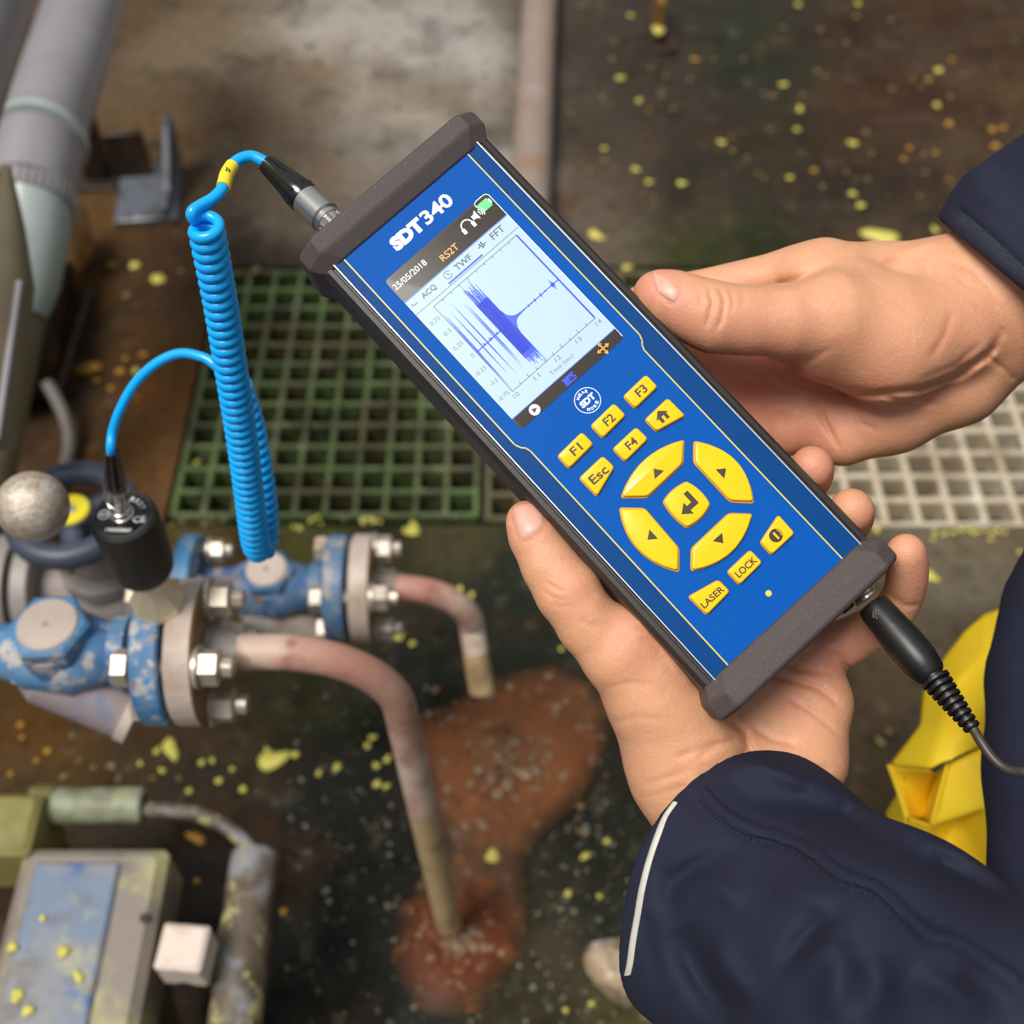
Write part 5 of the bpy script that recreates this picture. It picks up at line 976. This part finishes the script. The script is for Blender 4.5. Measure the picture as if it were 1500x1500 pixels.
def hollow(F, c, ax, inner):
    X = F.lo[0] + F.h * np.arange(F.n[0])[:, None, None]; Y = F.lo[1] + F.h * np.arange(F.n[1])[None, :, None]; Z = F.lo[2] + F.h * np.arange(F.n[2])[None, None, :]
    pl_ = -((X - c[0]) * ax[0] + (Y - c[1]) * ax[1] + (Z - c[2]) * ax[2]); F.D = -F.smin(-F.D, -pl_.astype(np.float32), 2.0)
    F.carve(inner, 2.0)
hollow(S, c0, ax_, [(cb0 - ax_ * 40, 50), (c0, 49.5), (c0 + ax_ * 12, 44), (c0 + ax_ * 35, 38), (c0 + ax_ * 60, 33)])
vS, fS = S.mesh(2)
# right sleeve
dz = depth_of(loc(1480, 420, -42)); r0 = w2l(P(1497, 424, dz)); vr_ = P(1497, 424, 1) - CAM; vr_ /= np.linalg.norm(vr_); perp = lambda q: q - vr_ * ((q - P(1497, 424, dz)) @ vr_); ra_ = w2l(perp(P(1640, 276, dz))); r1 = w2l(perp(P(1640, 312, dz))); r2 = w2l(perp(P(1850, 170, dz)))
R = Field(np.min([r0, r1, r2], 0) - 70, np.max([r0, r1, r2], 0) + 70, 1.5); rb0 = r0 + (r0 - ra_) * .5; ar = (ra_ - r0) / np.linalg.norm(ra_ - r0)
R.chain([(rb0, 42), (r0, 42), (r0 + ar * 12, 42.5), (r1, 44), (r2, 47)], 12, 0); R.chain([(w2l(P(1478, 318, dz)), 26), (w2l(P(1560, 260, dz)), 26)], 10, 12)
R.band(8)
for pl_, w_, d_ in [([(1392, 296), (1430, 330), (1470, 366), (1510, 410)], 5, 2.2), ([(1470, 366), (1485, 350), (1500, 335)], 4, 1.3), ([(1420, 240), (1440, 280), (1480, 300)], 18, -2), ([(1440, 250), (1480, 262), (1520, 250)], 16, 2.2)]: R.line(pl_, w_, d_)
hollow(R, r0, ar, [(rb0 - ar * 40, 39), (r0, 39), (r0 + ar * 25, 38), (r0 + ar * 60, 34)])
vR2, fR2 = R.mesh(2)
# torso, upper arms and trousers (coarse, mostly outside the frame)
T_ = Field((170, -120, 300), (660, 640, 1160), 6.0); W_ = lambda p: np.asarray(p) * 1000
T_.chain([(W_((.45, .27, .50)), 130), (W_((.45, .27, .85)), 145), (W_((.45, .27, .98)), 100)], 30, 0); T_.chain([(W_((.45, .09, .99)), 75), (W_((.45, .45, .99)), 75)], 20, 60); T_.chain([(W_((.45, .27, 1.0)), 60), (W_((.44, .27, 1.07)), 58)], 10, 30)
el = l2w(c3) * 1000; er = l2w(r2) * 1000; T_.chain([(W_((.45, .06, .99)), 66), (el, 50)], 10, 40); T_.chain([(W_((.45, .47, .99)), 66), (er, 53)], 10, 30)
T_.chain([(W_(P(1590, 815, .60)), 28), (W_(P(1562, 900, .60)), 28), (W_(P(1547, 1000, .59)), 30), (W_(P(1548, 1130, .58)), 31), (W_(P(1552, 1300, .56)), 32)], 14, 50)
vT, fT = T_.mesh(2)
tR = vT / 1000
jv = np.concatenate([l2w(vS), l2w(vR2), tR]); jf = np.concatenate([fS, fR2 + len(vS), fT + len(vS) + len(vR2)])
jk = np_mesh('jacket', jv, jf, M['navy'], pe)
jb = BVHTree.FromPolygons([Vector(q) for q in l2w(vS)], [tuple(map(int, q)) for q in fS]); jrb = BVHTree.FromPolygons([Vector(q) for q in l2w(vR2)], [tuple(map(int, q)) for q in fR2])
def ribbon(name, bv, left, right, m, off=.0006, n=40):
    """strip of cloth between two pixel polylines, lying on the surface"""
    a, c = spline([(*q, 0) for q in left], 10), spline([(*q, 0) for q in right], 10); idx = np.linspace(0, len(a) - 1, n).astype(int); idc = np.linspace(0, len(c) - 1, n).astype(int); K = 5; vs = []
    for i, k in zip(idx, idc):
        for t in range(K):
            p = a[i] + (c[k] - a[i]) * t / (K - 1); s = surf(bv, p[0], p[1], off if 0 < t < K - 1 else -.0002); vs.append(s)
    fs = [(i * K + t, i * K + t + 1, (i + 1) * K + t + 1, (i + 1) * K + t) for i in range(n - 1) for t in range(K - 1)]
    fs = [f for f in fs if all(vs[k] is not None for k in f)]; b = MB(); b.add([tuple(s) if s is not None else (0, 0, 0) for s in vs], fs); return b.build(name, m, jk, smooth=70)
M['reflect'] = mat('silver_reflective_piping', (196, 192, 180), .4, layers=[((170, 166, 154), 120, .5, .66, .5)], bump=.2, bscale=500)
def edge_x(y):
    x = 860
    while x < 1100 and surf(jb, x, y) is None: x += 1
    return x
rows = [(1176, 3), (1196, 5), (1217, 8), (1257, 15), (1300, 17), (1340, 16), (1380, 14), (1410, 10), (1428, 5)]; lx = [(edge_x(y) + o_, y) for y, o_ in rows]
ribbon('reflective_piping', jb, lx, [(x + (8 if i < 2 else 10), y) for i, (x, y) in enumerate(lx)], M['reflect'], .0009)
seam = [(1030, 1160), (1054, 1186), (1087, 1211), (1145, 1228), (1194, 1253), (1231, 1281), (1285, 1302), (1326, 1339), (1360, 1372), (1401, 1381), (1450, 1410), (1490, 1436)]
ribbon('seam_welt', jb, [(x - 5, y + 9) for x, y in seam], [(x + 6, y - 10) for x, y in seam], M['navy'], .0012, 60)
b = MB(); sp_ = spline([(x - 6, y + 12, 0) for x, y in seam], 12)
for i in range(0, len(sp_) - 2, 2):
    q0, q1 = surf(jb, sp_[i][0], sp_[i][1], .0002), surf(jb, sp_[i + 1][0] * .7 + sp_[i][0] * .3, sp_[i + 1][1] * .7 + sp_[i][1] * .3, .0002)
    if q0 and q1: b.tube([q0, q1], .0004, 5)
M['thread'] = mat('dark_thread', (20, 20, 28), .8); stt = b.build('stitching', M['thread'], jk); stt['kind'] = 'stuff'
cbnd = ribbon('cuff_band', jrb, [(1398, 330), (1416, 342), (1452, 374), (1490, 412), (1520, 440)], [(1412, 312), (1430, 326), (1464, 356), (1500, 390), (1530, 418)], M['cuff'], .001)
M['trouser'] = mat('dark_trousers', (34, 34, 40), .8, bump=.2, bscale=500); Q_ = Field((300, 40, 0), (1000, 500, 520), 7.0)
for sy in (.17, .37): Q_.chain([(W_((.50, sy, .44)), 95), (W_((.44, sy, .10)), 72), (W_((.80, sy, .07)), 55), (W_((.92, sy, .06)), 50)], 20, 25)
vQ, fQ = Q_.mesh(2); vQ[:, 2] = np.maximum(vQ[:, 2], 4); np_mesh('trousers', vQ / 1000, fQ, M['trouser'], pe)
# --- yellow bag hanging beside the jacket
M['yellow_cloth'] = mat('yellow_ripstop', (255, 216, 36), .55, layers=[((244, 190, 14), 20, .5, .68, .5)], bump=.08, bscale=900); M['yellow_cloth'].node_tree.nodes['Principled BSDF'].inputs['Transmission Weight'].default_value = 0
def cloth(name, V, F, m, parent, sub=3, thick=.0014):
    used = sorted({i for f in F for i in f}); mp = {k: i for i, k in enumerate(used)}; V = [V[i] for i in used]; F = [tuple(mp[i] for i in f) for f in F]
    me = bpy.data.meshes.new(name); me.from_pydata([tuple(P(*q)) for q in V], [], F); b = bmesh.new(); b.from_mesh(me); bmesh.ops.recalc_face_normals(b, faces=b.faces)
    b.to_mesh(me); b.free(); me.materials.append(m); o = bpy.data.objects.new(name, me); COL.objects.link(o); o.parent = parent
    cr = me.attributes.new('crease_edge', 'FLOAT', 'EDGE'); cr.data.foreach_set('value', [.55] * len(me.edges))
    s = o.modifiers.new('sub', 'SUBSURF'); s.levels = sub; s.render_levels = sub; k = o.modifiers.new('solid', 'SOLIDIFY'); k.thickness = thick; me.polygons.foreach_set('use_smooth', [True] * len(me.polygons)); return o
yb = thing('yellow_bag', 'yellow cloth bag with a folded open pocket hanging beside the navy jacket', 'bag')
V = [(1500, 860, .70), (1472, 889, .70), (1440, 900, .715), (1410, 926, .725), (1382, 962, .735), (1350, 1015, .74), (1347, 1062, .735), (1302, 1120, .74), (1362, 1125, .705), (1392, 1112, .70), (1442, 1092, .70), (1520, 1075, .70),
     (1440, 960, .690), (1400, 1000, .70), (1500, 935, .675), (1378, 1062, .71), (1450, 1030, .68), (1530, 1000, .67)]
cloth('upper_flap', V, [(0, 1, 14), (1, 2, 12, 14), (2, 3, 12), (3, 4, 13, 12), (4, 5, 13), (5, 6, 15, 13), (6, 7, 8, 15), (8, 9, 10, 16, 15), (13, 15, 16, 12), (12, 16, 17, 14), (10, 11, 17, 16)], M['yellow_cloth'], yb)
V = [(1302, 1121, .742), (1318, 1160, .742), (1328, 1196, .74), (1334, 1250, .745), (1400, 1128, .715), (1362, 1126, .715), (1350, 1200, .76), (1372, 1135, .77), (1390, 1118, .71), (1366, 1210, .715), (1442, 1093, .702), (1450, 1182, .69), (1520, 1080, .70), (1530, 1200, .68), (1400, 1200, .735), (1460, 1300, .70), (1370, 1290, .74), (1540, 1330, .69), (1300, 1190, .77), (1310, 1260, .77)]
cloth('pocket_front', V, [(10, 8, 9, 11), (12, 10, 11, 13), (11, 9, 14), (11, 14, 15), (14, 9, 3, 16), (14, 16, 15), (11, 15, 17, 13), (9, 2, 3)], M['yellow_cloth'], yb)
cloth('pocket_lining', V, [(0, 1, 6, 7, 5), (1, 2, 6), (7, 6, 9, 8)], M['yellow_cloth'], yb)
cloth('back_panel', V, [(1, 18, 19, 3), (1, 3, 2)], M['yellow_cloth'], yb)
b = MB(); hem = [P(1302, 1120, .740), P(1316, 1158, .740), P(1328, 1197, .738)]; b.tube(hem, .0016, 8); b.build('pocket_hem', M['yellow_cloth'], yb)
b = MB(); b.add([tuple(P(x, y, z)) for x, y, z in ((1321, 1124, .7365), (1334, 1126, .739), (1331, 1144, .742), (1325, 1142, .739))], [(0, 1, 2, 3)]); b.build('pocket_print', mat('olive_print', (92, 84, 20), .5), yb, smooth=0)
# ------------------------------------------------------------ put every root Empty at the base of its parts
bpy.context.view_layer.update()
for o in list(COL.objects):
    if o.type == 'EMPTY' and o.parent is None and o is not mt:
        c = []
        for ch in o.children_recursive:
            if ch.type == 'MESH': c += [ch.matrix_world @ Vector(k) for k in ch.bound_box]
        if not c: continue
        lo = Vector([min(q[i] for q in c) for i in range(3)]); hi = Vector([max(q[i] for q in c) for i in range(3)]); base = Vector(((lo.x + hi.x) / 2, (lo.y + hi.y) / 2, lo.z))
        o.location = base
        for ch in o.children: ch.location = ch.location - base
